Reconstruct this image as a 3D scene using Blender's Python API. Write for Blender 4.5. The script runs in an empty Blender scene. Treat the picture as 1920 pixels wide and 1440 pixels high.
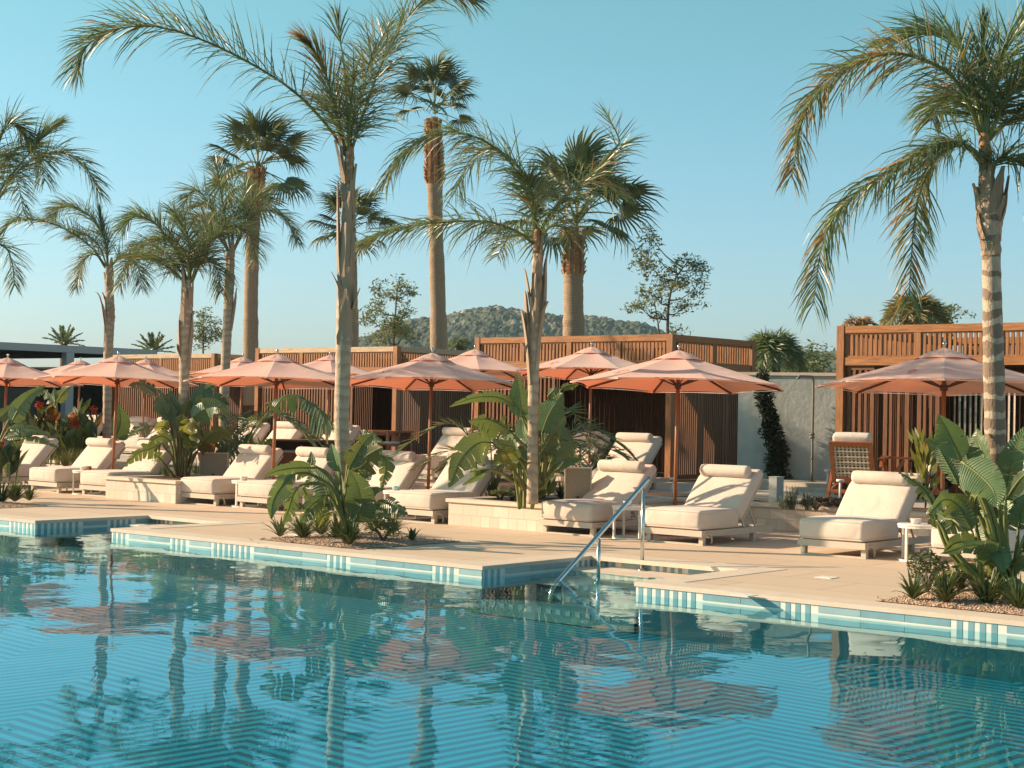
import bpy, math, random
from mathutils import Vector, Matrix, noise
R = math.radians
rnd = random.Random(7)
sc = bpy.context.scene
C = sc.collection

# ------------------------------------------------------------------ camera
F = 3000.0                      # focal length in pixels of the 1920 wide photograph
EYE = 1.6
ROLL, PITCH = R(1.1), math.atan(49/3000)
cam_d = bpy.data.cameras.new('camera'); cam = bpy.data.objects.new('camera', cam_d); C.objects.link(cam)
cam_d.sensor_width = 36; cam_d.lens = 36*F/1920; cam_d.clip_start = .1; cam_d.clip_end = 6000
cam.matrix_world = Matrix.Translation((0, 0, EYE)) @ Matrix.Rotation(R(90)+PITCH, 4, 'X') @ Matrix.Rotation(ROLL, 4, 'Z')
sc.camera = cam

# ------------------------------------------------------------------ sky, sun, exposure
SUN_EL, SUN_AZ = R(23.5), R(169)          # azimuth measured from +X counter-clockwise: low sun from the left, a little behind
sd = Vector((math.cos(SUN_EL)*math.cos(SUN_AZ), math.cos(SUN_EL)*math.sin(SUN_AZ), math.sin(SUN_EL)))
w = bpy.data.worlds.new('World'); sc.world = w; w.use_nodes = True
nt = w.node_tree; nt.nodes.clear()
out = nt.nodes.new('ShaderNodeOutputWorld'); bg = nt.nodes.new('ShaderNodeBackground')
sky = nt.nodes.new('ShaderNodeTexSky'); sky.sky_type = 'NISHITA'; sky.sun_disc = False
sky.sun_elevation = SUN_EL; sky.sun_rotation = R(90)-SUN_AZ
sky.air_density = 1.0; sky.dust_density = 1.0; sky.ozone_density = 1.5
tint = nt.nodes.new('ShaderNodeMix'); tint.data_type = 'RGBA'; tint.blend_type = 'MULTIPLY'; tint.inputs[0].default_value = 1
tc0 = nt.nodes.new('ShaderNodeTexCoord'); sx0 = nt.nodes.new('ShaderNodeSeparateXYZ'); mr0 = nt.nodes.new('ShaderNodeMapRange')
nt.links.new(tc0.outputs['Generated'], sx0.inputs[0]); nt.links.new(sx0.outputs[2], mr0.inputs[0]); mr0.inputs[1].default_value = 0; mr0.inputs[2].default_value = .26
gr0 = nt.nodes.new('ShaderNodeMix'); gr0.data_type = 'RGBA'; gr0.inputs[6].default_value = (.70, .80, 1.08, 1); gr0.inputs[7].default_value = (.63, 1.05, .87, 1)
nt.links.new(mr0.outputs[0], gr0.inputs[0]); nt.links.new(gr0.outputs[2], tint.inputs[7])
nt.links.new(sky.outputs[0], tint.inputs[6]); nt.links.new(tint.outputs[2], bg.inputs[0]); nt.links.new(bg.outputs[0], out.inputs[0])
bg.inputs[1].default_value = .096
sun_d = bpy.data.lights.new('sun', 'SUN'); sun_d.energy = 5.0; sun_d.angle = R(.5); sun_d.color = (1, .74, .51)
sun = bpy.data.objects.new('sun', sun_d); C.objects.link(sun)
sun.rotation_euler = sd.to_track_quat('Z', 'Y').to_euler()
sc.view_settings.view_transform = 'Standard'; sc.view_settings.look = 'None'
sc.view_settings.exposure = 0.88; sc.view_settings.gamma = 1
sc.render.engine = 'CYCLES'
sc.cycles.max_bounces = 8; sc.cycles.transparent_max_bounces = 12; sc.cycles.caustics_reflective = False; sc.cycles.caustics_refractive = False

# ------------------------------------------------------------------ survey of the place
TH = R(50.2)                    # the pool edge runs along U, away from the pool is V
U = Vector((math.sin(TH), -math.cos(TH), 0)); V = Vector((math.cos(TH), math.sin(TH), 0))
O = Vector((-5.0307, 20.3069, 0)); ROT = math.atan2(U.y, U.x)
def ray(px, py):
    x, y = px-960, py-720; c, s = math.cos(ROLL), math.sin(ROLL)
    x, y = x*c+y*s, -x*s+y*c
    c, s = math.cos(PITCH), math.sin(PITCH)
    d = Vector((x, F*c+y*s, -y*c+F*s)); return d/d.y
def at(px, py, D): return ray(px, py)*D+Vector((0, 0, EYE))
def gnd(px, py, z=0.): d = ray(px, py); return d*((z-EYE)/d.z)+Vector((0, 0, EYE))
def atv(px, py, v): d = ray(px, py); return d*((v+O.dot(V))/d.dot(V))+Vector((0, 0, EYE))
def uv(p): r = Vector(p)-O; return r.dot(U), r.dot(V)
def W(u, v, z=0.): return O+U*u+V*v+Vector((0, 0, z))

# ------------------------------------------------------------------ materials
MATS = {}
class NB:
    def __init__(s, name):
        s.m = bpy.data.materials.new(name); s.m.use_nodes = True; s.t = s.m.node_tree; s.t.nodes.clear()
        s.o = s.n('ShaderNodeOutputMaterial')
    def n(s, typ, **kw):
        x = s.t.nodes.new(typ)
        for k, v in kw.items():
            if k.startswith('i_'): x.inputs[k[2:].replace('_', ' ')].default_value = v
            else: setattr(x, k, v)
        return x
    def l(s, a, b): s.t.links.new(a, b)
    def math(s, op, a, b=None, c=None):
        x = s.n('ShaderNodeMath', operation=op)
        for i, v in enumerate((a, b, c)):
            if v is None: continue
            if isinstance(v, (int, float)): x.inputs[i].default_value = v
            else: s.l(v, x.inputs[i])
        return x.outputs[0]
    def mix(s, f, a, b, mode='MIX'):
        x = s.n('ShaderNodeMix', data_type='RGBA', blend_type=mode)
        for i, v in ((0, f), (6, a), (7, b)):
            if isinstance(v, (int, float)): x.inputs[i].default_value = v
            elif isinstance(v, tuple): x.inputs[i].default_value = (*v[:3], 1)
            else: s.l(v, x.inputs[i])
        return x.outputs[2]
    def coords(s, scale=(1, 1, 1), src='Object'):
        tc = s.n('ShaderNodeTexCoord'); mp = s.n('ShaderNodeMapping'); mp.inputs['Scale'].default_value = scale
        s.l(tc.outputs[src], mp.inputs[0]); return mp.outputs[0]
    def noise(s, vec, scale, detail=4, rough=.6, dist=0):
        x = s.n('ShaderNodeTexNoise'); s.l(vec, x.inputs['Vector'])
        x.inputs['Scale'].default_value = scale; x.inputs['Detail'].default_value = detail; x.inputs['Roughness'].default_value = rough; x.inputs['Distortion'].default_value = dist
        return x.outputs[0]
    def ramp(s, f, a, b):
        x = s.n('ShaderNodeMapRange'); x.clamp = True; s.l(f, x.inputs[0]); x.inputs[1].default_value = a; x.inputs[2].default_value = b; return x.outputs[0]
    def bump(s, h, strength, dist=.01):
        x = s.n('ShaderNodeBump'); x.inputs['Strength'].default_value = strength; x.inputs['Distance'].default_value = dist; s.l(h, x.inputs['Height']); return x.outputs[0]
    def pbr(s, col, rough=.6, normal=None, metallic=0, spec=.5, sheen=0, trans=None, tfac=.3):
        p = s.n('ShaderNodeBsdfPrincipled')
        for k, v in (('Base Color', col), ('Roughness', rough), ('Normal', normal), ('Metallic', metallic), ('Specular IOR Level', spec), ('Sheen Weight', sheen)):
            if v is None: continue
            if isinstance(v, tuple): p.inputs[k].default_value = (*v[:3], 1)
            elif isinstance(v, (int, float)): p.inputs[k].default_value = v
            else: s.l(v, p.inputs[k])
        sh = p.outputs[0]
        if trans is not None:
            t = s.n('ShaderNodeBsdfTranslucent'); mx = s.n('ShaderNodeMixShader'); mx.inputs[0].default_value = tfac
            if isinstance(trans, tuple): t.inputs[0].default_value = (*trans[:3], 1)
            else: s.l(trans, t.inputs[0])
            s.l(sh, mx.inputs[1]); s.l(t.outputs[0], mx.inputs[2]); sh = mx.outputs[0]
        s.l(sh, s.o.inputs[0]); return s.m
def sc3(c, k): return tuple(min(1, x*k) for x in c)
def plain(name, col, rough=.6, var=.15, scale=6, bump=0, bscale=40, metallic=0, spec=.4, stretch=(1, 1, 1), trans=None, tfac=.3, rand=.0, alt=None, sheen=0):
    if name in MATS: return MATS[name]
    b = NB(name); v = b.coords(stretch)
    n = b.ramp(b.noise(v, scale, 5), .3, .7)
    c = b.mix(n, sc3(col, 1-var), alt if alt else sc3(col, 1+var))
    if rand:
        oi = b.n('ShaderNodeObjectInfo'); hs = b.n('ShaderNodeHueSaturation')
        b.l(c, hs.inputs['Color']); b.l(b.math('MULTIPLY_ADD', oi.outputs['Random'], rand*2, 1-rand), hs.inputs['Value'])
        b.l(b.math('MULTIPLY_ADD', oi.outputs['Random'], rand*.12, .5-rand*.06), hs.inputs['Hue']); c = hs.outputs[0]
    nm = b.bump(b.noise(v, bscale, 3), bump, .01) if bump else None
    MATS[name] = b.pbr(c, rough, nm, metallic, spec, sheen, trans, tfac); return MATS[name]

m_cushion = plain('cushion_fabric', (.74, .625, .51), .9, .05, 3, .25, 300, spec=.15, sheen=.2)
def cushion_mat():
    b = NB('cushion_cloth'); v = b.coords(); oi = b.n('ShaderNodeObjectInfo'); off = b.n('ShaderNodeVectorMath', operation='ADD'); b.l(v, off.inputs[0])
    cb = b.n('ShaderNodeCombineXYZ'); b.l(b.math('MULTIPLY', oi.outputs['Random'], 40), cb.inputs[0]); b.l(cb.outputs[0], off.inputs[1]); v2 = off.outputs[0]
    n = b.ramp(b.noise(v2, 2.5, 5), .3, .7); c = b.mix(n, (.60, .505, .425), (.665, .57, .485))
    f = b.bump(b.noise(v, 320, 2), .22, .004); f2 = b.n('ShaderNodeBump'); f2.inputs['Strength'].default_value = .38; f2.inputs['Distance'].default_value = .03
    b.l(b.noise(v2, 4.5, 3, .5, .8), f2.inputs['Height']); b.l(f, f2.inputs['Normal']); return b.pbr(c, .9, f2.outputs[0], 0, .15, .2)
m_cushion = cushion_mat()
m_frame = plain('taupe_metal', (.52, .45, .37), .55, .04, 4, .05)
m_white = plain('white_metal', (.78, .73, .66), .45, .03, 4)
m_pole = plain('teak_pole', (.30, .115, .05), .45, .25, 5, .1, 30, stretch=(8, 8, 1))
m_rib = plain('dark_rib', (.11, .05, .03), .5, .2)
m_steel = plain('steel', (.62, .62, .60), .18, .03, 3, metallic=1)
m_dullsteel = plain('dull_steel', (.22, .22, .18), .4, .1, 3, metallic=.7)
m_ceramic = plain('ceramic', (.72, .66, .58), .3, .04)
m_bluecer = plain('blue_ceramic', (.40, .55, .58), .35, .05)
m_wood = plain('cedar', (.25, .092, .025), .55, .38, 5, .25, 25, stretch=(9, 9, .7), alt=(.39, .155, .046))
m_woodshade = plain('shaded_cedar', (.125, .044, .012), .55, .38, 5, .25, 25, stretch=(9, 9, .7), alt=(.205, .075, .022))  # same cedar, darkened to paint in the shade on the slat panels
m_woodh = plain('cedar_horizontal', (.29, .105, .028), .6, .35, 4, .25, 22, stretch=(.8, 9, 9), alt=(.42, .17, .05))
m_woodpale = plain('weathered_wood', (.46, .33, .21), .7, .25, 4, .2, 25, stretch=(1, 8, 8))
m_woodred = plain('mahogany', (.27, .085, .03), .4, .25, 5, .05, 30, stretch=(2, 2, 2))
m_darkin = plain('dark_interior', (.035, .03, .026), .7, .3)  # near-black that puts interior shade into the roof and rafter colour
m_leafdark = plain('palm_leaflet', (.115, .145, .070), .38, .4, 3, rand=.35, trans=(.24, .31, .09), tfac=.26, spec=.55)
m_leafdry = plain('dry_leaflet', (.34, .19, .075), .7, .35, 5, trans=(.4, .22, .07), tfac=.3)
m_fan = plain('fan_leaf', (.10, .12, .05), .5, .4, 4, rand=.35, trans=(.15, .17, .04), tfac=.18)
m_stalk = plain('leaf_stalk', (.16, .17, .045), .5, .3, 6)
m_stalkred = plain('red_stalk', (.20, .115, .04), .55, .4, 6, alt=(.14, .16, .05))
def leaf_mat(name, a, bcol, trans, tf):
    b = NB(name); at_ = b.n('ShaderNodeAttribute', attribute_name='leaf'); sx = b.n('ShaderNodeSeparateXYZ'); b.l(at_.outputs['Vector'], sx.inputs[0])
    v = b.coords(); n = b.ramp(b.noise(v, 5, 5), .3, .7); c = b.mix(n, a, bcol)
    ph = b.math('MULTIPLY_ADD', sx.outputs[1], -9.0, b.math('MULTIPLY', sx.outputs[0], 150)); wv = b.math('SINE', ph)
    fine = b.noise(at_.outputs['Vector'], 40, 2)
    c = b.mix(b.math('MULTIPLY', b.ramp(wv, .2, 1), .22), c, sc3(bcol, 1.6))
    mid = b.ramp(sx.outputs[1], .07, .02); c = b.mix(b.math('MULTIPLY', mid, .7), c, (.24, .27, .09))
    oi = b.n('ShaderNodeObjectInfo'); hs = b.n('ShaderNodeHueSaturation'); b.l(c, hs.inputs['Color'])
    b.l(b.math('MULTIPLY_ADD', oi.outputs['Random'], .7, .65), hs.inputs['Value']); b.l(b.math('MULTIPLY_ADD', oi.outputs['Random'], .05, .475), hs.inputs['Hue'])
    c = hs.outputs[0]; edge = b.math('MULTIPLY', b.ramp(sx.outputs[1], .93, 1.0), b.ramp(b.noise(v, 9, 3), .5, .62)); c = b.mix(edge, c, (.22, .13, .05))
    h = b.math('ADD', wv, b.math('MULTIPLY', b.noise(v, 12, 4), 1.5))
    return b.pbr(c, .33, b.bump(h, .5, .006), 0, .6, 0, trans, tf)
m_strel = leaf_mat('broad_leaf', (.068, .108, .046), (.105, .155, .064), (.26, .33, .06), .22)
m_strely = leaf_mat('yellowing_leaf', (.12, .15, .04), (.20, .22, .06), (.34, .34, .05), .3)
m_strel0 = plain('broad_leaf_plain', (.055, .105, .032), .33, .35, 5, .15, 30, rand=.35, trans=(.20, .28, .04), tfac=.2, spec=.6)
m_strely0 = plain('yellow_shrub_leaf', (.16, .19, .035), .4, .4, 5, .15, 30, rand=.3, trans=(.34, .34, .04), tfac=.3)
m_tuft = plain('tuft_leaf', (.075, .11, .042), .45, .35, 8, rand=.3, trans=(.16, .2, .04), tfac=.18)
m_tuftgrey = plain('grey_leaf', (.14, .17, .12), .6, .3, 8, rand=.2, trans=(.2, .22, .1), tfac=.15)
m_bronze = plain('bronze_leaf', (.09, .03, .012), .4, .4, 6, trans=(.4, .13, .03), tfac=.25, alt=(.13, .11, .02))
m_red = plain('red_petal', (.42, .05, .015), .6, .3, 10, trans=(.6, .1, .02), tfac=.3)
m_orange = plain('orange_petal', (.65, .2, .03), .6, .3, 10, trans=(.7, .25, .03), tfac=.3)
m_tree = plain('feathery_leaf', (.16, .175, .07), .6, .4, 2, rand=.2, trans=(.22, .24, .06), tfac=.25)
m_bush = plain('bush_leaf', (.09, .115, .045), .6, .4, 2, rand=.3, trans=(.16, .2, .05), tfac=.2)
m_climb = plain('climber_leaf', (.025, .035, .016), .6, .4, 4, trans=(.05, .07, .02), tfac=.15)
m_brownleaf = plain('brown_leaf', (.11, .055, .03), .7, .4, 5, alt=(.07, .06, .03))
m_bark = plain('bark', (.12, .09, .065), .9, .35, 8, .6, 25)
m_soil = plain('soil', (.11, .06, .035), .95, .4, 10, 1.0, 60)
m_fibre = plain('leaf_fibre', (.36, .19, .09), .9, .35, 9, .6, 40, stretch=(3, 3, .6))
m_gold = plain('golden_leaflet', (.20, .175, .075), .5, .4, 3, rand=.2, trans=(.36, .32, .1), tfac=.3)
m_boot = plain('old_leaf_base', (.56, .43, .31), .8, .35, 7, .6, 25, stretch=(4, 4, .6), alt=(.36, .23, .14))
m_screen = plain('woven_grey', (.30, .265, .20), .8, .12, 60, .5, 160)
m_steelgrey = plain('pale_grey_paint', (.40, .41, .39), .6, .04)
m_glassdark = plain('dark_glass', (.02, .025, .025), .15, .2)
m_basket = plain('ribbed_wood', (.45, .34, .24), .7, .3, 30, .3, stretch=(1, 1, .05))
m_cane = plain('cane', (.52, .42, .31), .7, .2, 12)

def canopy_mat():
    b = NB('umbrella_cloth'); v = b.coords()
    n = b.ramp(b.noise(v, 2.2, 4), .3, .7)
    c = b.mix(n, (.84, .53, .425), (.88, .58, .47))
    f = b.bump(b.noise(v, 260, 2), .12, .004)
    f2 = b.n('ShaderNodeBump'); f2.inputs['Strength'].default_value = .3; f2.inputs['Distance'].default_value = .03
    b.l(b.noise(v, 3.5, 2), f2.inputs['Height']); b.l(f, f2.inputs['Normal'])
    return b.pbr(c, .85, f2.outputs[0], 0, .15, .25, (.86, .20, .08), .33)
m_canopy = canopy_mat()
def trunk_mat(name, pale, dark, rings, contrast, edge):
    b = NB(name); v = b.coords()
    wob = b.noise(v, 3, 3); sx = b.n('ShaderNodeSeparateXYZ'); b.l(v, sx.inputs[0])
    z = b.math('MULTIPLY_ADD', b.noise(b.coords((1, 1, .6)), 5, 2), .14, b.math('MULTIPLY_ADD', wob, .14, sx.outputs[2]))
    fr = b.math('FRACT', b.math('MULTIPLY', z, rings))
    band = b.math('GREATER_THAN', b.math('ADD', fr, b.math('MULTIPLY_ADD', b.noise(b.coords((5, 5, 9)), 4, 3), .35, -.17)), b.math('MULTIPLY_ADD', b.ramp(sx.outputs[2], 2.3, 2.9), .42, .30)) if contrast > .8 else b.ramp(fr, edge-.25, edge+.1)
    nz = b.ramp(b.noise(b.coords((3, 3, 1)), 6, 6, .7), .35, .65)
    c = b.mix(b.math('MULTIPLY', band, contrast), pale, dark)
    c = b.mix(b.math('MULTIPLY', nz, .5), c, sc3(dark, 1.2))
    h = b.math('ADD', b.math('MULTIPLY', fr, .6), b.noise(b.coords((2, 2, 1)), 25, 4))
    return b.pbr(c, .85, b.bump(h, .6, .02))
m_trunk = trunk_mat('ringed_palm_trunk', (.54, .42, .30), (.27, .185, .12), 7.5, .5, .7)
m_trunkdark = trunk_mat('strong_ringed_trunk', (.54, .42, .31), (.16, .10, .065), 6.2, .82, .42)
m_trunkfan = trunk_mat('fan_palm_trunk', (.40, .28, .18), (.19, .13, .085), 16, .45, .6)

def paving_mat():
    b = NB('sandstone_paving'); v = b.coords()
    br = b.n('ShaderNodeTexBrick'); b.l(v, br.inputs['Vector']); br.offset = .5
    br.inputs['Scale'].default_value = 1; br.inputs['Brick Width'].default_value = 1.6; br.inputs['Row Height'].default_value = .8; br.inputs['Mortar Size'].default_value = .008; br.inputs['Mortar Smooth'].default_value = .2
    br.inputs['Color1'].default_value = (.58, .43, .30, 1); br.inputs['Color2'].default_value = (.64, .49, .355, 1); br.inputs['Mortar'].default_value = (.31, .225, .15, 1)
    n = b.ramp(b.noise(v, 1.3, 6, .65), .3, .75); n2 = b.noise(b.coords((1, 6, 1)), 3, 5, .7)
    c = b.mix(b.math('MULTIPLY', n, .35), br.outputs['Color'], (.53, .415, .31)); c = b.mix(b.math('MULTIPLY', b.ramp(n2, .45, .75), .25), c, (.72, .60, .47))
    c = b.mix(b.math('MULTIPLY', b.ramp(b.noise(v, 28, 3), .62, .7), .3), c, (.42, .32, .24))
    return b.pbr(c, .75, b.bump(b.noise(v, 70, 4), .2, .004), 0, .3)
m_pave = paving_mat()
m_coping = plain('coping_stone', (.66, .53, .41), .7, .1, 2.5, .2, 80, alt=(.70, .57, .45))
def block_mat():
    b = NB('limestone_blocks'); tc = b.n('ShaderNodeTexCoord'); sx = b.n('ShaderNodeSeparateXYZ'); b.l(tc.outputs['Object'], sx.inputs[0])
    cb = b.n('ShaderNodeCombineXYZ'); b.l(b.math('ADD', sx.outputs[0], sx.outputs[1]), cb.inputs[0]); b.l(sx.outputs[2], cb.inputs[1])
    br = b.n('ShaderNodeTexBrick'); b.l(cb.outputs[0], br.inputs['Vector']); br.offset = .37; br.squash = .6; br.squash_frequency = 2
    br.inputs['Scale'].default_value = 1; br.inputs['Brick Width'].default_value = .27; br.inputs['Row Height'].default_value = .15; br.inputs['Mortar Size'].default_value = .0035
    br.inputs['Color1'].default_value = (.60, .50, .41, 1); br.inputs['Color2'].default_value = (.74, .66, .56, 1); br.inputs['Mortar'].default_value = (.46, .36, .28, 1)
    n = b.ramp(b.noise(tc.outputs['Object'], 7, 6, .7), .35, .7)
    c = b.mix(b.math('MULTIPLY', n, .35), br.outputs['Color'], (.58, .47, .38)); c = b.mix(b.math('MULTIPLY', b.ramp(b.noise(tc.outputs['Object'], 40, 3), .62, .68), .6), c, (.46, .35, .26))
    h = b.math('ADD', b.noise(tc.outputs['Object'], 45, 4), b.math('MULTIPLY', br.outputs['Fac'], -1.2))
    return b.pbr(c, .85, b.bump(h, .4, .008), 0, .2)
m_block = block_mat()
m_concrete = plain('rough_render', (.40, .43, .40), .9, .14, 2.5, 1.0, 9)
m_terrace = plain('terrace_stone', (.44, .385, .315), .8, .14, 1.2, .15, 60)
m_ground = plain('dry_ground', (.16, .14, .075), .95, .35, .08, .5, 3)
def gravel_mat():
    b = NB('gravel'); v = b.coords()
    vo = b.n('ShaderNodeTexVoronoi'); b.l(v, vo.inputs['Vector']); vo.inputs['Scale'].default_value = 45
    c = b.mix(b.math('FRACT', b.math('MULTIPLY', vo.outputs['Color'], 3.7)), (.34, .18, .10), (.68, .48, .33))
    return b.pbr(c, .85, b.bump(b.math('SUBTRACT', 1, vo.outputs['Distance']), 1, .02))
m_gravel = gravel_mat()
m_pebble = plain('pebble', (.46, .27, .17), .8, .45, 12, alt=(.68, .50, .37))
m_tileblue = plain('blue_tile', (.20, .35, .39), .2, .12, 4); m_tilewhite = plain('white_tile', (.72, .70, .63), .25, .04, 4)
m_tilemid = plain('pale_blue_tile', (.30, .43, .455), .22, .08, 4)
def floor_mat():
    b = NB('pool_mosaic'); tc = b.n('ShaderNodeTexCoord'); sx = b.n('ShaderNodeSeparateXYZ'); b.l(tc.outputs['Object'], sx.inputs[0])
    x, y = sx.outputs[0], sx.outputs[1]
    cell = .8
    tri = b.math('PINGPONG', x, cell)
    t = b.math('ADD', y, tri)
    st = b.math('GREATER_THAN', b.math('FRACT', b.math('MULTIPLY', t, 5.6)), .5)
    n = b.noise(tc.outputs['Object'], .5, 3)
    lt = b.mix(n, (.0003, .27, .40), (.0006, .31, .44)); dk = b.mix(n, (.0002, .075, .122), (.0004, .092, .145))
    return b.pbr(b.mix(st, lt, dk), .4)
m_floor = floor_mat()
def water_mat():
    b = NB('pool_water'); v = b.coords()
    a = b.noise(v, 1.0, 1, .4, .2); c2 = b.noise(b.coords((1, 1, 1)), 4.2, 2, .5, .4); big = b.ramp(b.noise(v, .22, 2), .38, .62)
    h = b.math('ADD', b.math('MULTIPLY', a, 1.0), b.math('MULTIPLY', c2, b.math('MULTIPLY_ADD', big, .16, .03)))
    nm = b.bump(h, 1.0, .0092)
    fr = b.n('ShaderNodeFresnel'); gb = b.n('ShaderNodeNewGeometry'); b.l(b.math('MULTIPLY_ADD', gb.outputs['Backfacing'], 1/1.333-1.333, 1.333), fr.inputs[0]); b.l(nm, fr.inputs[1])
    g = b.n('ShaderNodeBsdfGlossy'); g.inputs['Roughness'].default_value = .0; b.l(nm, g.inputs['Normal']); g.inputs[0].default_value = (.64, .92, 1, 1)
    t = b.n('ShaderNodeBsdfTransparent'); t.inputs[0].default_value = (.80, .97, .98, 1)
    mx = b.n('ShaderNodeMixShader'); b.l(b.math('POWER', fr.outputs[0], .95), mx.inputs[0]); b.l(t.outputs[0], mx.inputs[1]); b.l(g.outputs[0], mx.inputs[2]); b.l(mx.outputs[0], b.o.inputs[0])
    return b.m
m_water = water_mat()
def hill_mat():
    b = NB('wooded_hill'); v = b.coords(); ge = b.n('ShaderNodeNewGeometry'); sx = b.n('ShaderNodeSeparateXYZ'); b.l(ge.outputs['Position'], sx.inputs[0])
    n = b.ramp(b.noise(v, .22, 6, .75), .38, .66); c = b.mix(n, (.018, .032, .020), (.085, .095, .05))
    rock = b.math('MULTIPLY', b.ramp(b.noise(v, .05, 4, .7), .52, .6), b.ramp(sx.outputs[2], 32, 42))
    c = b.mix(rock, c, (.34, .29, .23)); return b.pbr(c, .95)
m_hill = hill_mat()

# ------------------------------------------------------------------ mesh helpers
class MB:
    def __init__(s): s.v = []; s.f = []; s.mi = []
    def add(s, vs, fs, mi=0, M=None):
        b = len(s.v); s.v += [tuple(M @ Vector(p)) if M is not None else tuple(p) for p in vs]
        s.f += [tuple(i+b for i in f) for f in fs]; s.mi += [mi]*len(fs); return s
    def box(s, x0, x1, y0, y1, z0, z1, M=None, mi=0):
        vs = [(x, y, z) for z in (z0, z1) for y in (y0, y1) for x in (x0, x1)]
        return s.add(vs, [(0, 2, 3, 1), (4, 5, 7, 6), (0, 1, 5, 4), (2, 6, 7, 3), (0, 4, 6, 2), (1, 3, 7, 5)], mi, M)
    def bar(s, a, b, w, h=None, up=Vector((0, 0, 1)), mi=0):
        a, b = Vector(a), Vector(b); t = (b-a); L = t.length; t.normalize(); h = h or w
        if abs(t.dot(up)) > .98: up = Vector((0, 1, 0))
        x = t.cross(up).normalized(); z = x.cross(t)
        M = Matrix((( *x, 0), (*t, 0), (*z, 0), (0, 0, 0, 1))).transposed(); M.translation = a
        return s.box(-w/2, w/2, 0, L, -h/2, h/2, M, mi)
    def tube(s, pts, rad, n=8, mi=0, cap=True, jit=0):
        pts = [Vector(p) for p in pts]; k = len(pts)
        if isinstance(rad, (int, float)): rad = [rad]*k
        b = len(s.v); ref = None
        for i, p in enumerate(pts):
            t = (pts[min(i+1, k-1)]-pts[max(i-1, 0)]).normalized()
            if ref is None: ref = Vector((1, 0, 0)) if abs(t.x) < .9 else Vector((0, 1, 0))
            x = (ref-t*ref.dot(t)).normalized(); ref = x; y = t.cross(x)
            for j in range(n):
                a = 2*math.pi*j/n; r = rad[i]*(1+(rnd.uniform(-jit, jit) if jit else 0))
                s.v.append(tuple(p+x*math.cos(a)*r+y*math.sin(a)*r))
        for i in range(k-1):
            for j in range(n):
                s.f.append((b+i*n+j, b+i*n+(j+1) % n, b+(i+1)*n+(j+1) % n, b+(i+1)*n+j)); s.mi.append(mi)
        if cap:
            s.f.append(tuple(b+j for j in range(n))[::-1]); s.f.append(tuple(b+(k-1)*n+j for j in range(n))); s.mi += [mi, mi]
        return s
    def lathe(s, prof, n=16, M=None, mi=0):
        vs = []; fs = []
        for r, z in prof: vs += [(r*math.cos(2*math.pi*j/n), r*math.sin(2*math.pi*j/n), z) for j in range(n)]
        for i in range(len(prof)-1): fs += [(i*n+j, i*n+(j+1) % n, (i+1)*n+(j+1) % n, (i+1)*n+j) for j in range(n)]
        fs.append(tuple(range(n))[::-1]); fs.append(tuple((len(prof)-1)*n+j for j in range(n)))
        return s.add(vs, fs, mi, M)
    def build(s, name, mats, parent=None, smooth=False):
        me = bpy.data.meshes.new(name); me.from_pydata(s.v, [], s.f)
        for m in (mats if isinstance(mats, (list, tuple)) else [mats]): me.materials.append(m)
        if any(s.mi): me.polygons.foreach_set('material_index', s.mi)
        if smooth: me.polygons.foreach_set('use_smooth', [True]*len(me.polygons))
        me.update(); o = bpy.data.objects.new(name, me); C.objects.link(o)
        if parent: o.parent = parent
        return o
def rounded_box(x0, x1, y0, y1, z0, z1, r, bulge=.0, n=4):
    """soft cushion: a cube grid pushed out to rounded corners"""
    mb = MB(); N = 10; c = Vector(((x0+x1)/2, (y0+y1)/2, (z0+z1)/2)); h = Vector(((x1-x0)/2, (y1-y0)/2, (z1-z0)/2))
    idx = {}; vs = []; fs = []
    def ax(i, hh):  # denser near the edges
        t = i/N; e = r/hh/2
        k = [0, e*.3, e*.65, e, .3, .5, .7, 1-e, 1-e*.65, 1-e*.3, 1]
        return (k[i]*2-1)*hh
    def vert(i, j, k):
        key = (i, j, k)
        if key in idx: return idx[key]
        p = Vector((ax(i, h.x), ax(j, h.y), ax(k, h.z)))
        q = Vector(tuple(max(-h[a]+r, min(h[a]-r, p[a])) for a in range(3))); d = p-q
        if d.length > 1e-9: p = q+d.normalized()*r
        b = bulge*(1-(p.x/h.x)**2)*(1-(p.y/h.y)**2); bz = bulge*.8*(1-(p.x/h.x)**2)*(1-(p.z/h.z)**2); bx = bulge*.5*(1-(p.y/h.y)**2)*(1-(p.z/h.z)**2)
        p.z += b*(1 if p.z > 0 else -.2)*abs(p.z/h.z); p.y += bz*(p.y/h.y); p.x += bx*(p.x/h.x)
        idx[key] = len(vs); vs.append(c+p); return idx[key]
    for a in range(N):
        for b in range(N):
            for k, fl in ((0, 1), (N, 0)):
                for q in ([(a, b, k), (a+1, b, k), (a+1, b+1, k), (a, b+1, k)], [(a, k, b), (a, k, b+1), (a+1, k, b+1), (a+1, k, b)], [(k, a, b), (k, a+1, b), (k, a+1, b+1), (k, a, b+1)]):
                    f = [vert(*t) for t in q]; fs.append(tuple(f[::-1] if fl else f))
    return mb.add(vs, fs)
def tag(o, label=None, cat=None, group=None, kind=None):
    for k, v in (('label', label), ('category', cat), ('group', group), ('kind', kind)):
        if v: o[k] = v
    return o
def thing(name, label, cat, loc=(0, 0, 0), rotz=0, group=None):
    o = bpy.data.objects.new(name, None); C.objects.link(o); o.empty_display_size = .2
    o.location = loc; o.rotation_euler = (0, 0, rotz); return tag(o, label, cat, group)
KIDS = {}
def children(o): return [x for x in C.objects if x.parent == o]
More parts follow.
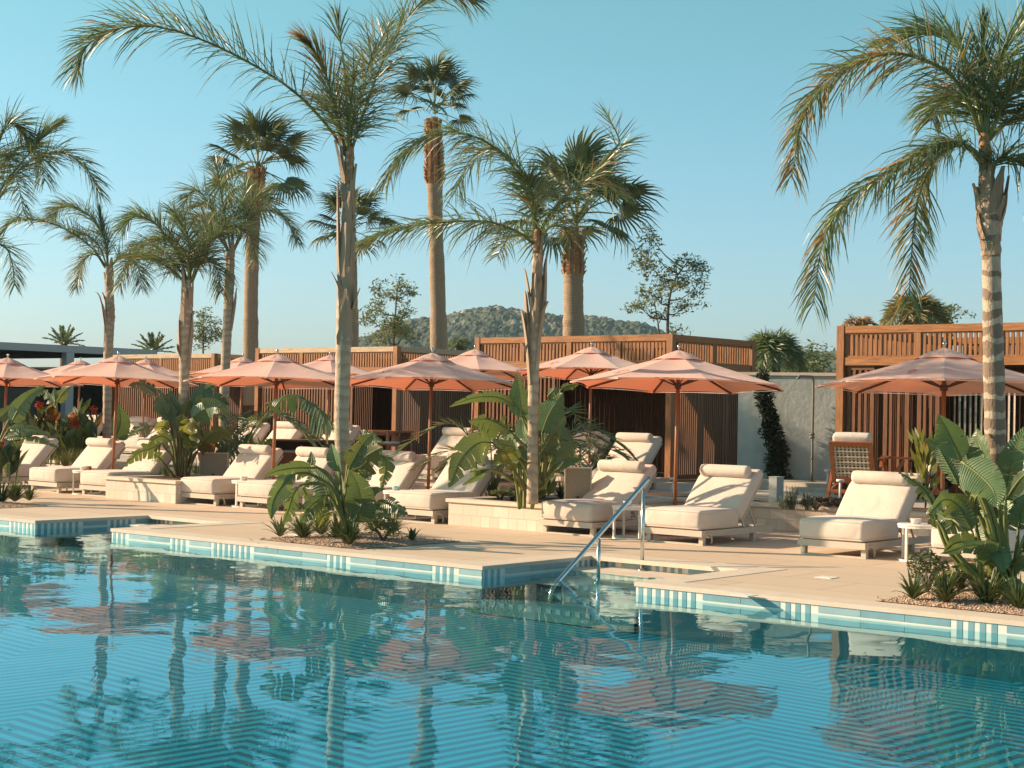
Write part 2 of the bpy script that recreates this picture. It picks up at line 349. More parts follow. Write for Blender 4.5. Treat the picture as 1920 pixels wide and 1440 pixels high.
def copy_tree(o, loc=None, rotz=None, label=None, parent=None):
    c = o.copy(); C.objects.link(c)
    if parent: c.parent = parent
    for ch in children(o): copy_tree(ch, parent=c)
    if loc is not None: c.location = loc
    if rotz is not None: c.rotation_euler.z = rotz
    if label: c['label'] = label
    return c
def struct(name, mb, m, local=True, kind='structure', smooth=False):
    o = mb.build(name, m, None, smooth); o['kind'] = kind
    if local: o.location = O; o.rotation_euler.z = ROT
    return o
def spline(P, n):
    P = [Vector(p) for p in P]; Q = [P[0]*2-P[1]]+P+[P[-1]*2-P[-2]]; k = len(P)-1; o = []
    for i in range(n+1):
        t = i/n*k; a = min(int(t), k-1); t -= a; p0, p1, p2, p3 = Q[a:a+4]
        o.append(.5*((2*p1)+(p2-p0)*t+(2*p0-5*p1+4*p2-p3)*t*t+(3*p1-p0-3*p2+p3)*t**3))
    return o

# ------------------------------------------------------------------ ground, deck, pool
INS = [(-9.50, -7.82), (-1.68, 0.0), (6.20, 8.12), (14.1, 15.8)]; ID = 1.93
CW = .32                                   # coping width
WZ = -.114                                  # water level
mb = MB()
xs = [-60]+[x for i in INS for x in i]+[40]
def slab(mb, x0, x1, y0, y1, z1, z0=-.05): mb.box(x0, x1, y0, y1, z0, z1)
for i in range(0, len(xs), 2): slab(mb, xs[i], xs[i+1], 0.0, ID, 0)
slab(mb, -60, 40, ID, 7.1, 0); slab(mb, -60, 40, -24, -11, 0)
struct('pool_deck', mb, m_pave)
mb = MB(); ov = .015
for i in range(0, len(xs), 2):
    mb.box(xs[i]-ov*(i > 0), xs[i+1]+ov, -ov, CW, -.036, .005)
for a, b in INS:
    mb.box(a-CW, a+ov, CW+.003, ID+CW, -.036, .005); mb.box(b-ov, b+CW, CW+.003, ID+CW, -.036, .005)
    mb.box(a+ov+.003, b-ov-.003, ID-.10, ID+CW, -.040, .006)
struct('pool_coping', mb, m_coping)
mb = MB(); FZ = -.48
mb.add([(-60, -11, FZ), (40, -11, FZ), (40, ID, FZ), (-60, ID, FZ)], [(0, 1, 2, 3)])
o = struct('pool_floor', mb, m_floor); o.location = (0, 0, 0); o.rotation_euler.z = 0
me = o.data
for vtx in me.vertices: vtx.co = W(vtx.co.x, vtx.co.y, FZ)
# pool walls (plain below the tile band) and the steps in the bays
outline = [(-60, 0)]
for a, b in INS: outline += [(a, 0), (a, ID), (b, ID), (b, 0)]
outline += [(40, 0), (40, -11), (-60, -11), (-60, 0)]
mb = MB()
for (x0, y0), (x1, y1) in zip(outline, outline[1:]):
    mb.add([(x0, y0, FZ), (x1, y1, FZ), (x1, y1, -.05), (x0, y0, -.05)], [(0, 1, 2, 3)])
m_walltile = plain('pool_wall_mosaic', (.004, .10, .14), .4, .2, 3)
struct('pool_wall', mb, m_walltile)
mb = MB()
for a, b in INS:
    for k, (v0, v1, z) in enumerate(((1.35, 1.92, -.110), (.9, 1.347, -.19), (.45, .897, -.26), (-.02, .447, -.33))):
        mb.box(a+.004, b-.004, v0, v1, FZ+.01, z, mi=0 if k == 0 else 2)
        n = int((b-a)/.12)
        for j in range(n):
            mb.box(a+.02+j*.12, a+.08+j*.12, v0-.004, v0+.002, z-.065, z-.015, mi=1)
struct('pool_steps', mb, [m_coping, m_tileblue, plain('step_mosaic', (.06, .20, .235), .4, .15, 4)])
# tile band with its pattern: groups of upright stripes and long double bars
def band(mb, p, q, seed, dark=False):
    p, q = Vector((*p, 0)), Vector((*q, 0)); L = (q-p).length; t = (q-p)/L; nrm = Vector((-t.y, t.x, 0))*-.004
    z0, z1 = -.225, -.038
    def tile(a, b, za, zb, mi, k=1):
        a, b = max(0, a), min(L, b)
        if b-a < .004: return
        A, B = p+t*a+nrm*k, p+t*b+nrm*k
        mb.add([(A.x, A.y, za), (B.x, B.y, za), (B.x, B.y, zb), (A.x, A.y, zb)], [(0, 1, 2, 3)], mi)
    x = 0; tile(0, L, z0, z1, 1, 1)
    rr = random.Random(seed); s = .03
    while s < L:
        n = rr.choice((3, 3, 7, 4))
        for j in range(n): tile(s+j*.098, s+j*.098+.05, z0, z1, 0, 1.7)
        s += n*.098+.03
        for j in range(rr.choice((2, 3, 3, 1))):
            tile(s, s+.40, z1-.062, z1, 0 if (j+n) % 3 else 2, 1.7); tile(s, s+.40, z0, z1-.105, 0, 1.7); s += .405
        s += .05
mb = MB()
k = 0
for (x0, y0), (x1, y1) in zip(outline[:-3], outline[1:-3]):
    if abs(x1-x0) > 30: x0 = max(x0, -20); x1 = min(x1, 20)
    band(mb, (x0, y0), (x1, y1), 11+k); k += 1
struct('pool_tile_band', mb, [m_tileblue, m_tilewhite, m_tilemid])
mb = MB().add([(-60, -11, WZ), (40, -11, WZ), (40, -.005, WZ), (-60, -.005, WZ)], [(0, 1, 2, 3)])
for a, b in INS: mb.add([(a+.005, -.005, WZ), (b-.005, -.005, WZ), (b-.005, ID-.01, WZ), (a+.005, ID-.01, WZ)], [(0, 1, 2, 3)])
o = struct('pool_water', mb, m_water, smooth=True)
# raised terrace
TZ = .30
mb = MB().box(-70, 60, 8.8, 44, 0, TZ)
struct('terrace', mb, m_terrace)
mb = MB().add([(-700, 62, .1), (700, 62, .1), (700, 980, .1), (-700, 980, .1)], [(0, 1, 2, 3)])
mb.add([(-700, -70, -2.2), (700, -70, -2.2), (700, 62, -2.2), (-700, 62, -2.2)], [(0, 1, 2, 3)])
struct('ground', mb, m_ground, False)
# planter beds on the deck (gravel) -> stuff
BEDS = [((-6.3, -4.1), (.55, 1.85)), ((2.35, 4.05), (.36, 2.1)), ((10.4, 12.1), (.36, 2.1))]
for (a, b), (c, d) in BEDS:
    mb = MB(); N = 14; vs = []; fs = []
    for j in range(N+1):
        for i in range(N+1):
            x, y = i/N*2-1, j/N*2-1
            z = .007+.05*(1-x*x)*(1-y*y)+.012*noise.noise(Vector((i*.9, j*.9, a)))*(1-x*x)*(1-y*y)
            vs.append((a+(b-a)*i/N, c+(d-c)*j/N, z))
    fs = [(j*(N+1)+i, j*(N+1)+i+1, (j+1)*(N+1)+i+1, (j+1)*(N+1)+i) for j in range(N) for i in range(N)]
    mb.add(vs, fs, 0)
    for q in range(1500):
        x, y = rnd.uniform(-1, 1), rnd.uniform(-1, 1); px, py = a+(b-a)*(x+1)/2, c+(d-c)*(y+1)/2
        if q % 12 == 0: px += rnd.gauss(0, .12); py += rnd.gauss(0, .12)
        z = .010+.05*max(0, (1-x*x)*(1-y*y)); r = rnd.uniform(.008, .018)
        vs = [(px+r*rnd.uniform(.7, 1.3), py, z), (px, py+r, z), (px-r, py, z), (px, py-r*rnd.uniform(.7, 1.2), z), (px, py, z+r*.8)]
        mb.add(vs, [(0, 1, 4), (1, 2, 4), (2, 3, 4), (3, 0, 4)], 1)
    struct('gravel', mb, [m_gravel, m_pebble], kind='stuff')
# stone planters between the lounger pairs, retaining wall with its bed
def planter(u0, u1, v0, v1, label):
    t = thing('stone_planter', label, 'planter', W(u0, v0), ROT, 'low limestone planters between the loungers')
    w_, d_ = u1-u0, v1-v0
    MB().box(0, w_, 0, .14, 0, .315).box(0, .14, .143, d_, 0, .315).box(w_-.14, w_, .143, d_, 0, .315).build('block_wall', m_block, t)
    MB().box(-.03, w_+.03, -.03, .2, .318, .365).box(-.03, .2, .203, d_, .318, .365).box(w_-.2, w_+.03, .203, d_, .318, .365).build('coping', m_coping, t)
    MB().box(.143, w_-.143, .143, d_, .1, .325).build('soil', m_soil, t)
planter(2.05, 3.76, 4.08, 7.06, 'low limestone planter holding big paddle leaves and a slim palm, mid picture')
planter(-5.46, -3.62, 3.86, 7.06, 'low limestone planter at left with a broad leaved clump and grey panel')
planter(-14.2, -12.2, 3.86, 7.06, 'low limestone planter beyond the left edge lounger')
t = thing('retaining_wall', 'long low limestone block wall behind the loungers', 'wall', W(-40, 7.1), ROT)
MB().box(0, 75, 0, .2, 0, .315).build('block_wall', m_block, t); MB().box(0, 75, -.03, .27, .318, .365).build('coping', m_coping, t)
mb = MB(); N = 150
for i in range(N):
    for j in range(4):
        pass
mb.box(-40, 35, 7.3, 8.78, .05, .33)
struct('soil_bed', mb, m_soil)
# shower platform with a step
p0 = gnd(1500, 919, TZ); su, sv = uv(p0)
mb = MB().box(su-1.6, su+1.3, sv, sv+6, TZ, TZ+.13).box(su-1.6, su+1.3, sv-.5, sv-.003, TZ, TZ+.06)
struct('shower_platform', mb, m_terrace)

# hill far behind
ridge = [(640, 668), (672, 640), (700, 628), (760, 606), (830, 596), (870, 588), (920, 580), (960, 583), (1010, 592), (1060, 597), (1120, 600), (1180, 606), (1215, 620), (1260, 642), (1340, 662), (1420, 668), (1500, 660), (1570, 668), (1700, 690), (1900, 700)]
HD = 700
mb = MB(); NX, NY = 430, 120; vs = []
def ridge_z(px):
    for (a, ya), (b, yb) in zip(ridge, ridge[1:]):
        if a <= px <= b:
            t = (px-a)/(b-a); y = ya+(yb-ya)*t; return at(px, y, HD).z
    return 1.0
for j in range(NY+1):
    fy = j/NY*1.5                         # 0 foot .. 1 ridge .. 1.5 behind
    for i in range(NX+1):
        px = 600+(1950-600)*i/NX; x = at(px, 700, HD).x
        d = HD-170*(1-fy)
        z = ridge_z(px)*(math.sin(min(fy, 1)*math.pi/2) if fy <= 1 else 1-(fy-1)*1.2)
        q = Vector((x*.34, z*.55+d*.02, 0)); cl = noise.voronoi(q)[0][0]; b_ = (1-min(1, cl*1.3))*1.7+.8*noise.noise(q*2.3)+1.2*noise.noise(q*.22)
        if i < NX: z += b_*min(1, z/9)
        vs.append((x+rnd.uniform(-.3, .3), d, max(z, .2)))
fs = [(j*(NX+1)+i, j*(NX+1)+i+1, (j+1)*(NX+1)+i+1, (j+1)*(NX+1)+i) for j in range(NY) for i in range(NX)]
mb.add(vs, fs); struct('hill', mb, m_hill, False)

# ------------------------------------------------------------------ sun loungers
def make_lounger():
    r = thing('sun_lounger', 'sun lounger', 'sun lounger', (0, 0, 0), ROT, 'cream cushioned sun loungers around the pool')
    mb = MB()
    mb.box(-.43, .43, 0, .06, .108, .182)
    for sx in (-1, 1): mb.box(*sorted((sx*.43, sx*.385)), .063, 1.66, .108, .182)
    mb.box(-.383, .383, 1.60, 1.655, .112, .178)
    for k in range(9): mb.box(-.383, .383, .12+k*.16, .22+k*.16, .150, .165)
    fr_ = mb.build('frame', m_frame, r)
    for y in (.05, 1.22):
        mb = MB()
        for sx in (-1, 1): mb.box(*sorted((sx*.415, sx*.355)), y, y+.06, .022, .106)
        mb.box(-.415, .415, y, y+.06, 0, .02); mb.build('leg', m_frame, r)
    mb = MB(); pts = [(.432, .10, .15), (.45, .16, .13), (.452, .19, .07), (.44, .2, .02)]
    mb.tube(spline(pts, 8), .014, 6).build('strap', m_frame, fr_, True)
    sc_ = rounded_box(-.42, .42, -.015, .885, .183, .425, .055, .022).build('seat_cushion', m_cushion, r, True)
    mb = MB()
    for z in (.205, .405):
        mb.tube([(-.412, .86, z), (-.414, .03, z), (-.395, -.012, z), (.395, -.012, z), (.414, .03, z), (.412, .86, z)], .0055, 5)
    mb.build('piping', m_cushion, sc_)
    A = R(47); Mx = Matrix.Translation((0, .885, .30)) @ Matrix.Rotation(A, 4, 'X')
    # local: y runs up the backrest, z is towards the sitter
    bc = rounded_box(-.42, .42, 0, .80, -.07, .115, .05, .015)
    for i, p in enumerate(bc.v):
        q = Vector(p)
        if q.y > .6: q.z = q.z*(1-.45*((q.y-.6)/.2)**1.5)-.02*((q.y-.6)/.2)
        bc.v[i] = tuple(Mx @ q)
    bk_ = bc.build('back_cushion', m_cushion, r, True)
    fb = MB().box(-.40, .40, .03, .74, -.10, -.075, Mx); fb.build('backrest_frame', m_frame, r)
    mb = MB()
    prof = [(.0, -.36), (.05, -.36), (.073, -.345), (.079, -.31), (.079, 0), (.079, .31), (.073, .345), (.05, .36), (.0, .36)]
    Mh = Mx @ Matrix.Translation((0, .63, .165)) @ Matrix.Rotation(R(90), 4, 'Y')
    mb.lathe([(max(p, .001), z) for p, z in prof], 20, Mh).build('headrest', m_cushion, bk_, True)
    mb = MB()
    for sx in (-1, 1): mb.bar((sx*.39, 1.30, .18), (sx*.39, 1.13, .43), .018); mb.bar((sx*.39, 1.02, .18), (sx*.39, .95, .30), .018)
    mb.build('support_strut', m_frame, r); return r
L0 = make_lounger()
LW = .42
front = [(10.05, 'cream sun lounger half hidden behind the large clump at the right edge'),
 (8.42, 'cream sun lounger foremost at right, its round table by the right side'),
 (6.25, 'cream sun lounger just right of the steel handrail'),
 (4.60, 'cream sun lounger behind the steel handrail in palm shade'),
 (1.84, 'cream sun lounger left of the middle stone planter, paddle leaf over its backrest'),
 (.40, 'cream sun lounger behind the clump and palm, under the middle front parasol'),
 (-1.42, 'cream sun lounger with its foot left of the hanging leaves and palm'),
 (-2.82, 'cream sun lounger in dappled shade beside the grey panel'),
 (-5.52, 'cream sun lounger touching the left stone planter'),
 (-7.04, 'cream sun lounger with a parasol pole and cup at its side, far left'),
 (-9.10, 'cream sun lounger under a drooping dark paddle leaf at far left'),
 (-11.0, 'cream sun lounger cut off by the left picture edge')]
first = True
def place_lounger(p, label, rz=ROT):
    global first
    if first: L0.location = p; L0['label'] = label; L0.rotation_euler.z = rz; first = False; return L0
    return copy_tree(L0, p, rz, label)
for ur, lab in front: place_lounger(W(ur-LW, 3.98), lab)
# second row, on the terrace: given by where the headrest shows and how far away it is
back = [(1193, 822, 27.6, 'cream lounger on the terrace behind the handrail, curved shadow on its headrest'),
 (1098, 822, 28.6, 'cream lounger on the terrace behind the feathery palm fronds'),
 (862, 816, 30.5, 'cream lounger on the terrace left of the middle palm, wooden drum at its foot'),
 (955, 824, 29.6, 'cream lounger on the terrace hidden by the middle leaf clump'),
 (640, 800, 35.0, 'cream lounger on the terrace behind the tall front palm trunk'),
 (540, 800, 35.8, 'cream lounger on the terrace behind the outdoor sink bar'),
 (472, 800, 36.5, 'cream lounger on the terrace veiled by thin fronds left of the sink bar'),
 (318, 794, 40.5, 'cream lounger on the terrace with leaf shadows, behind the left leaf clump'),
 (265, 794, 41.5, 'cream lounger on the terrace before the dark slats at left'),
 (176, 791, 43.5, 'cream lounger on the terrace behind the red flowers')]
for px, py, D, lab in back:
    p = at(px, py, D); p = p-V*1.25; p.z = TZ; place_lounger(p, lab)

# ------------------------------------------------------------------ parasols
RT, RIMZ, TOPZ = 1.36, 1.97, 2.33
def make_umbrella():
    r = thing('parasol', 'parasol', 'parasol', (0, 0, 0), 0, 'salmon pink parasols above the loungers')
    pl_ = MB().tube([(0, 0, 0), (0, 0, TOPZ+.03)], .026, 12).build('pole', m_pole, r, True)
    MB().lathe([(.24, 0), (.24, .05), (.2, .07), (.035, .075), (.035, .28)], 20).build('base', m_frame, r)
    def pyramid(Rt, Zt, Rb, Zb, nr, na, sag, open_):
        mb = MB(); vs = []; fs = []; cols = 8*na
        for j in range(nr+1):
            t = j/nr; rad = Rt+(Rb-Rt)*t; z = Zt+(Zb-Zt)*t
            for i in range(cols):
                a = i/cols*2*math.pi; k = i % na/na; seg = math.cos(math.pi/8)/math.cos((k-.5)*math.pi/4)
                s_ = math.sin(k*math.pi)
                rr = rad*seg*(1-.035*s_*t); zz = z-sag*s_*math.sin(t*math.pi)*.9+.012*s_*t
                vs.append((rr*math.cos(a), rr*math.sin(a), zz))
        for j in range(nr):
            for i in range(cols): fs.append((j*cols+i, (j+1)*cols+i, (j+1)*cols+(i+1) % cols, j*cols+(i+1) % cols))
        return mb.add(vs, fs)
    k = math.cos(math.pi/8)
    c = pyramid(.16/k, TOPZ+.015, RT/k*.985, RIMZ, 8, 8, .028, True); cn = c.build('canopy', m_canopy, r, False)
    hm = pyramid(RT/k*.985, RIMZ, RT/k*.987, RIMZ-.022, 1, 8, 0, True); hm.build('hem', m_canopy, cn)
    vc = pyramid(.03, TOPZ+.105, .34/k, TOPZ-.035, 4, 6, -.012, True); vc.build('vent_cap', m_canopy, cn)
    MB().lathe([(.012, TOPZ+.09), (.012, TOPZ+.13), (.02, TOPZ+.14), (.026, TOPZ+.16), (.02, TOPZ+.18), (.004, TOPZ+.187)], 12).build('finial', m_steel, pl_, True)
    MB().lathe([(.045, TOPZ-.07), (.045, TOPZ-.02)], 12).build('hub', m_rib, r); 
    for i in range(8):
        a = i*math.pi/4; d = Vector((math.cos(a), math.sin(a), 0))
        MB().bar(d*.04+Vector((0, 0, TOPZ-.045)), d*(RT*1.05)+Vector((0, 0, RIMZ-.012)), .018, .026).bar(d*.035+Vector((0, 0, TOPZ-.36)), d*.55+Vector((0, 0, TOPZ-.17)), .012, .018).build('rib', m_rib, r)
    MB().lathe([(.045, TOPZ-.40), (.045, TOPZ-.33)], 12).build('slider', m_rib, pl_)
    mb = MB(); d = Vector((math.cos(R(202)), math.sin(R(202)), 0)); 
    pts = [d*.80+Vector((0, 0, 2.125)), d*.86+Vector((.02, 0, 2.12)), d*.92+Vector((-.02, 0, 2.10)), d*.98+Vector((.03, 0, 2.085)), d*1.04+Vector((0, 0, 2.068))]
    for a, b in zip(pts, pts[1:]): mb.bar(a, b, .03, .006)
    mb.build('tie_strap', m_canopy, cn)
    return r
U0 = make_umbrella()
ulist = [(1266, 880, 5.2, 1.0, 8, 'salmon parasol, large, over the loungers right of the steel handrail'),
 (803, 880, 5.2, .97, 20, 'salmon parasol with fine frond shadows, front row mid picture'),
 (512, 860, 5.0, 1.03, 3, 'salmon parasol left of the tall front palm trunk'),
 (211, 860, 4.9, .98, 12, 'salmon parasol with a dark shadow band, front row at left'),
 (1768, 880, 5.4, 1.04, 30, 'salmon parasol behind the ringed trunk at right'),
 (4, 840, 5.2, 1.0, 15, 'salmon parasol cut by the left picture edge'),
 (1105, 840, None, 27.3, 17, 'salmon parasol in the back row right of the slim middle palm'),
 (884, 800, None, 29.5, 5, 'salmon parasol in the back row left of the slim middle palm'),
 (612, 790, None, 34.5, 9, 'salmon parasol in the back row peeking behind the tall front palm trunk'),
 (449, 790, None, 37.0, 0, 'salmon parasol in the back row crossed by a grey brown palm trunk'),
 (268, 780, None, 40.5, 26, 'salmon parasol in the back row between two slim palms at left'),
 (145, 780, None, 42.5, 33, 'salmon parasol in the back row before the grey pergola post')]
for i, (px, py, v, s, rz, lab) in enumerate(ulist):
    if v is not None: p = atv(px, py, v); p.z = 0
    else: p = at(px, py, s); p.z = TZ-.02; s = .93
    o = U0 if i == 0 else copy_tree(U0)
    o.location = p; o['label'] = lab; o.scale = (s, s, 1)
    o.rotation_euler = (R(-3.6)+R(rnd.uniform(-.5, .5)), R(rnd.uniform(.2, 1.0)), R(rz)); o.rotation_mode = 'ZXY'
    Mt = Matrix.Rotation(R(-2.7+rnd.uniform(-.4, .4)), 3, 'X') @ Matrix.Rotation(R(rnd.uniform(.2, .9)), 3, 'Y') @ Matrix.Rotation(R(rz), 3, 'Z')
    o.rotation_mode = 'XYZ'; o.rotation_euler = Mt.to_euler('XYZ')

# ------------------------------------------------------------------ timber cabanas
def slats(mb, a, b, z0, z1, w_=.045, gap=.04, d=.045, frame=True, fw=.07):
    """upright battens between points a and b (local xy), with a light frame"""
    a, b = Vector((*a, 0)), Vector((*b, 0)); L = (b-a).length; t = (b-a)/L
    M = Matrix.Translation(a) @ Matrix.Rotation(math.atan2(t.y, t.x), 4, 'Z')
    x = 0
    if frame:
        mb.box(0, fw, -d/2-.004, d/2+.004, z0, z1, M); mb.box(L-fw, L, -d/2-.004, d/2+.004, z0, z1, M)
        mb.box(fw, L-fw, -d/2-.002, d/2+.002, z0, z0+fw, M); mb.box(fw, L-fw, -d/2-.002, d/2+.002, z1-fw, z1, M)
        x = fw+gap*.7; e = L-fw; z0 += fw; z1 -= fw
    else: e = L
    n = max(1, int((e-x)/(w_+gap))); p = (e-x)/n
    for i in range(n): mb.box(x+i*p, x+i*p+w_, -d/2, d/2, z0, z1, M)
def cabana(origin, Wd, Dp, Ht, panels, label, side_r=True, side_l=True, back_gap=.012, pale=False, bay=1.25):
    t = thing('timber_cabana', label, 'cabana', origin, ROT, 'slatted timber cabanas behind the terrace')
    PW = .13; top, fr = .125, .40
    for x, y in ((0, 0), (Wd-PW, 0), (0, Dp-PW), (Wd-PW, Dp-PW)): MB().box(x, x+PW, y, y+PW, 0, Ht).build('post', m_wood, t)
    hm = m_woodpale if pale else m_woodh
    def run(p, q, rot):
        M = Matrix.Translation((*p, 0)) @ Matrix.Rotation(rot, 4, 'Z'); L = (Vector(q)-Vector(p)).length
        MB().box(PW+.002, L-PW-.002, .012, PW-.012, Ht-top, Ht-.006, M).build('top_beam', hm, t)
        MB().box(PW+.002, L-PW-.002, .016, PW-.016, Ht-top-fr-.13, Ht-top-fr, M).build('lower_beam', m_woodh, t)
        n = max(1, round((L-PW)/bay)); mb = MB(); st = (L-PW)/n
        for i in range(n):
            if i: MB().box(i*st, i*st+PW*.9, .02, PW-.02, Ht-top-fr+.001, Ht-top-.001, M).build('frieze_stud', m_wood, t)
            x0, x1 = i*st+PW+.02, (i+1)*st-.02
            k = max(3, int((x1-x0)/.085)); d = (x1-x0)/k
            for j in range(k): mb.box(x0+j*d, x0+j*d+.046, .04, .075, Ht-top-fr+.03, Ht-top-.025, M)
            mb.box(x0-.02, x1+.02, .035, .08, Ht-top-fr+.002, Ht-top-fr+.028, M); mb.box(x0-.02, x1+.02, .035, .08, Ht-top-.024, Ht-top-.002, M)
        mb.build('slatted_frieze', m_wood, t)
    run((0, 0), (Wd, 0), 0); run((Wd, 0), (Wd, Dp), R(90))
    run((Wd, Dp), (0, Dp), R(180)); run((0, Dp), (0, 0), R(270))
    hz = Ht-top-fr-.135
    for x0, x1 in panels:
        mb = MB(); slats(mb, (x0, .09), (x1, .09), .04, hz, .046, .05, .045); mb.build('sliding_panel', m_woodshade, t)
    n = 3
    for i in range(n):
        L = (Dp-2*PW)/n
        if side_r:
            mb = MB(); slats(mb, (Wd-.06, PW+i*L+.01), (Wd-.06, PW+(i+1)*L-.01), .04, hz, .04, .028, .04, fw=.09); mb.build('side_panel', m_woodshade, t)
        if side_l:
            mb = MB(); slats(mb, (.06, PW+i*L+.01), (.06, PW+(i+1)*L-.01), .04, hz, .05, .02, .04); mb.build('side_panel', m_woodshade, t)
    nb = max(1, round(Wd/1.4)); L = (Wd-2*PW)/nb
    for i in range(nb):
        mb = MB(); slats(mb, (PW+i*L+.01, Dp-.07), (PW+(i+1)*L-.01, Dp-.07), .04, hz, .055, back_gap, .04); mb.build('back_panel', m_woodshade, t)
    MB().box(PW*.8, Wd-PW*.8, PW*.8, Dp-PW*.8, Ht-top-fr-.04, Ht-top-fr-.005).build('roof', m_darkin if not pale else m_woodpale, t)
    MB().box(.02, Wd-.02, .02, Dp-.02, .002, .03).build('floor', m_woodh, t)
    return t
CH = 2.80
K1 = gnd(1256, 904, TZ); k1u, k1v = uv(K1); k0u = uv(atv(890, 636, k1v))[0]
def atu(px, py, u): d = ray(px, py); return d*((u+O.dot(U))/d.dot(U))+Vector((0, 0, EYE))
DM = uv(atu(1417, 640, k1u))[1]-k1v; print('mid cabana depth', DM)
cabana(W(k0u, k1v, TZ), k1u-k0u, DM, CH, [(.16, 1.15), (1.18, 2.1)], 'timber cabana mid picture, front lit orange, right of the slim middle palm')
Kr = gnd(1564, 928, TZ); kru, krv = uv(Kr)
cabana(W(kru, krv, TZ), 5.6, 4.2, CH, [(.17, .66), (.83, 1.28), (1.42, 1.80)], 'timber cabana at right behind the ringed palm trunk', back_gap=.045)
Pl = at(744.7, 649, 37.8); klu, klv = uv(Pl); kl0 = uv(atv(479, 653, klv))[0]
cabana(W(kl0, klv, TZ), klu-kl0, 4.4, Pl.z-TZ, [(.2, 1.4), (1.45, 2.5), (2.55, 3.5)], 'timber cabana behind the tall front palm, three lit slatted panels', pale=True, bay=1.9)
P2 = at(402, 662.5, 45.5); k2u, k2v = uv(P2); k20 = uv(atv(205, 664, k2v))[0]
cabana(W(k20, k2v, TZ), k2u-k20, 4.4, P2.z-TZ, [(.2, 1.6), (1.65, 3.0)], 'timber cabana farthest left beside the grey pergola', pale=True, bay=2.2)
# connecting dark fence seen between left cabanas is part of their own sides

# pergola pavilion at far left
pp = at(128, 648, 54); pz = pp.z
t = thing('grey_pergola', 'pale grey flat roofed pergola pavilion at the far left', 'pergola', (pp.x, pp.y, TZ), ROT)
hz = pz-TZ
MB().box(-.15, .15, -30, 3.6, hz-.24, hz).build('edge_beam', m_steelgrey, t)
for y in (-9, 0, 3.3): MB().box(-.14, .14, y-.15, y+.15, 0, hz-.243).build('post', m_steelgrey, t)
MB().box(-9, -.16, -30, 3.5, hz-.16, hz-.05).build('roof', m_steelgrey, t)
mb = MB()
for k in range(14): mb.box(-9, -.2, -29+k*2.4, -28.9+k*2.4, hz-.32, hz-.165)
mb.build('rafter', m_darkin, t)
MB().box(-9, -8.8, -30, 3.5, 0, hz-.55).box(-8.9, -.3, 3.2, 3.3, 0, hz-.6).box(-3.3, -3.2, -30, 3.2, 0, 1.75).build('glazed_wall', m_glassdark, t)

# rendered wall with shower
p = gnd(1490, 901, TZ+.13); wu, wv = uv(p)
pa = at(1385, 697.5, p.y+1.0); pb = at(1600, 698, p.y+.2)
t = thing('rendered_wall', 'rough grey rendered wall between the two right cabanas', 'wall', (pa.x, pa.y, TZ))
dv = pb-pa; L = Vector((dv.x, dv.y)).length; t.rotation_euler.z = math.atan2(dv.y, dv.x)
MB().box(0, L-.1, 0, .25, 0, pa.z-TZ-.06).build('wall', m_concrete, t); MB().box(-.02, L-.1, -.03, .28, pa.z-TZ-.058, pa.z-TZ).build('coping', m_coping, t)
sp = p.y-.35
b0 = at(1522, 905, sp); z0 = b0.z; tp = at(1523, 706, sp)
t = thing('outdoor_shower', 'slim steel shower column with bent arm against the grey wall', 'shower', (b0.x, b0.y, TZ+.13))
h = tp.z-TZ-.13
cl_ = MB().tube(spline([(0, 0, 0), (0, 0, h*.5), (0, 0, h-.08), (-.03, 0, h-.01), (-.09, 0, h), (-.27, 0, h)], 30), .022, 10); cl_ = cl_.build('column', m_dullsteel, t, True)
MB().lathe([(.03, -.01), (.035, -.03), (.03, -.035)], 12, Matrix.Translation((-.27, 0, h-.01))).build('shower_head', m_dullsteel, cl_, True)
MB().tube([(-.05, -.02, h*.45), (.03, -.02, h*.45)], .022, 8).tube([(-.05, -.02, h*.42), (.03, -.02, h*.42)], .018, 8).build('mixer_tap', m_dullsteel, t, True)
MB().tube([(-.04, -.02, h*.22), (.02, -.02, h*.22)], .015, 8).build('foot_tap', m_dullsteel, t, True)
MB().lathe([(.07, 0), (.07, .012), (.03, .016)], 16).build('base_plate', m_dullsteel, t)

# handrail in the pool steps
t = thing('handrail', 'polished steel pool handrail on the steps', 'handrail', W(6.87, 0, 0), ROT)
d = lambda px, py, v: (lambda q: (0.0, uv(q)[1], q.z))(atv(px, py, v))
MB().tube([(0, .28, -.33), (0, .285, -.25), (0, .32, -.18), (0, .40, -.122), (0, 1.93, .865), (0, 1.97, .89)], .024, 14).build('rail', m_steel, t, True)
for y, z0, z1 in ((1.87, -.110, .78), (1.08, -.19, .265)):
    po = MB().tube([(0, y, z0), (0, y, z1)], .021, 14).tube([(0, y, z1), (0, y, z1+.045)], .012, 10); po = po.build('post', m_steel, t, True)
    MB().lathe([(.05, 0), (.05, .012), (.03, .022), (.021, .03)], 16, Matrix.Translation((0, y, z0))).build('flange', m_steel, po, True)

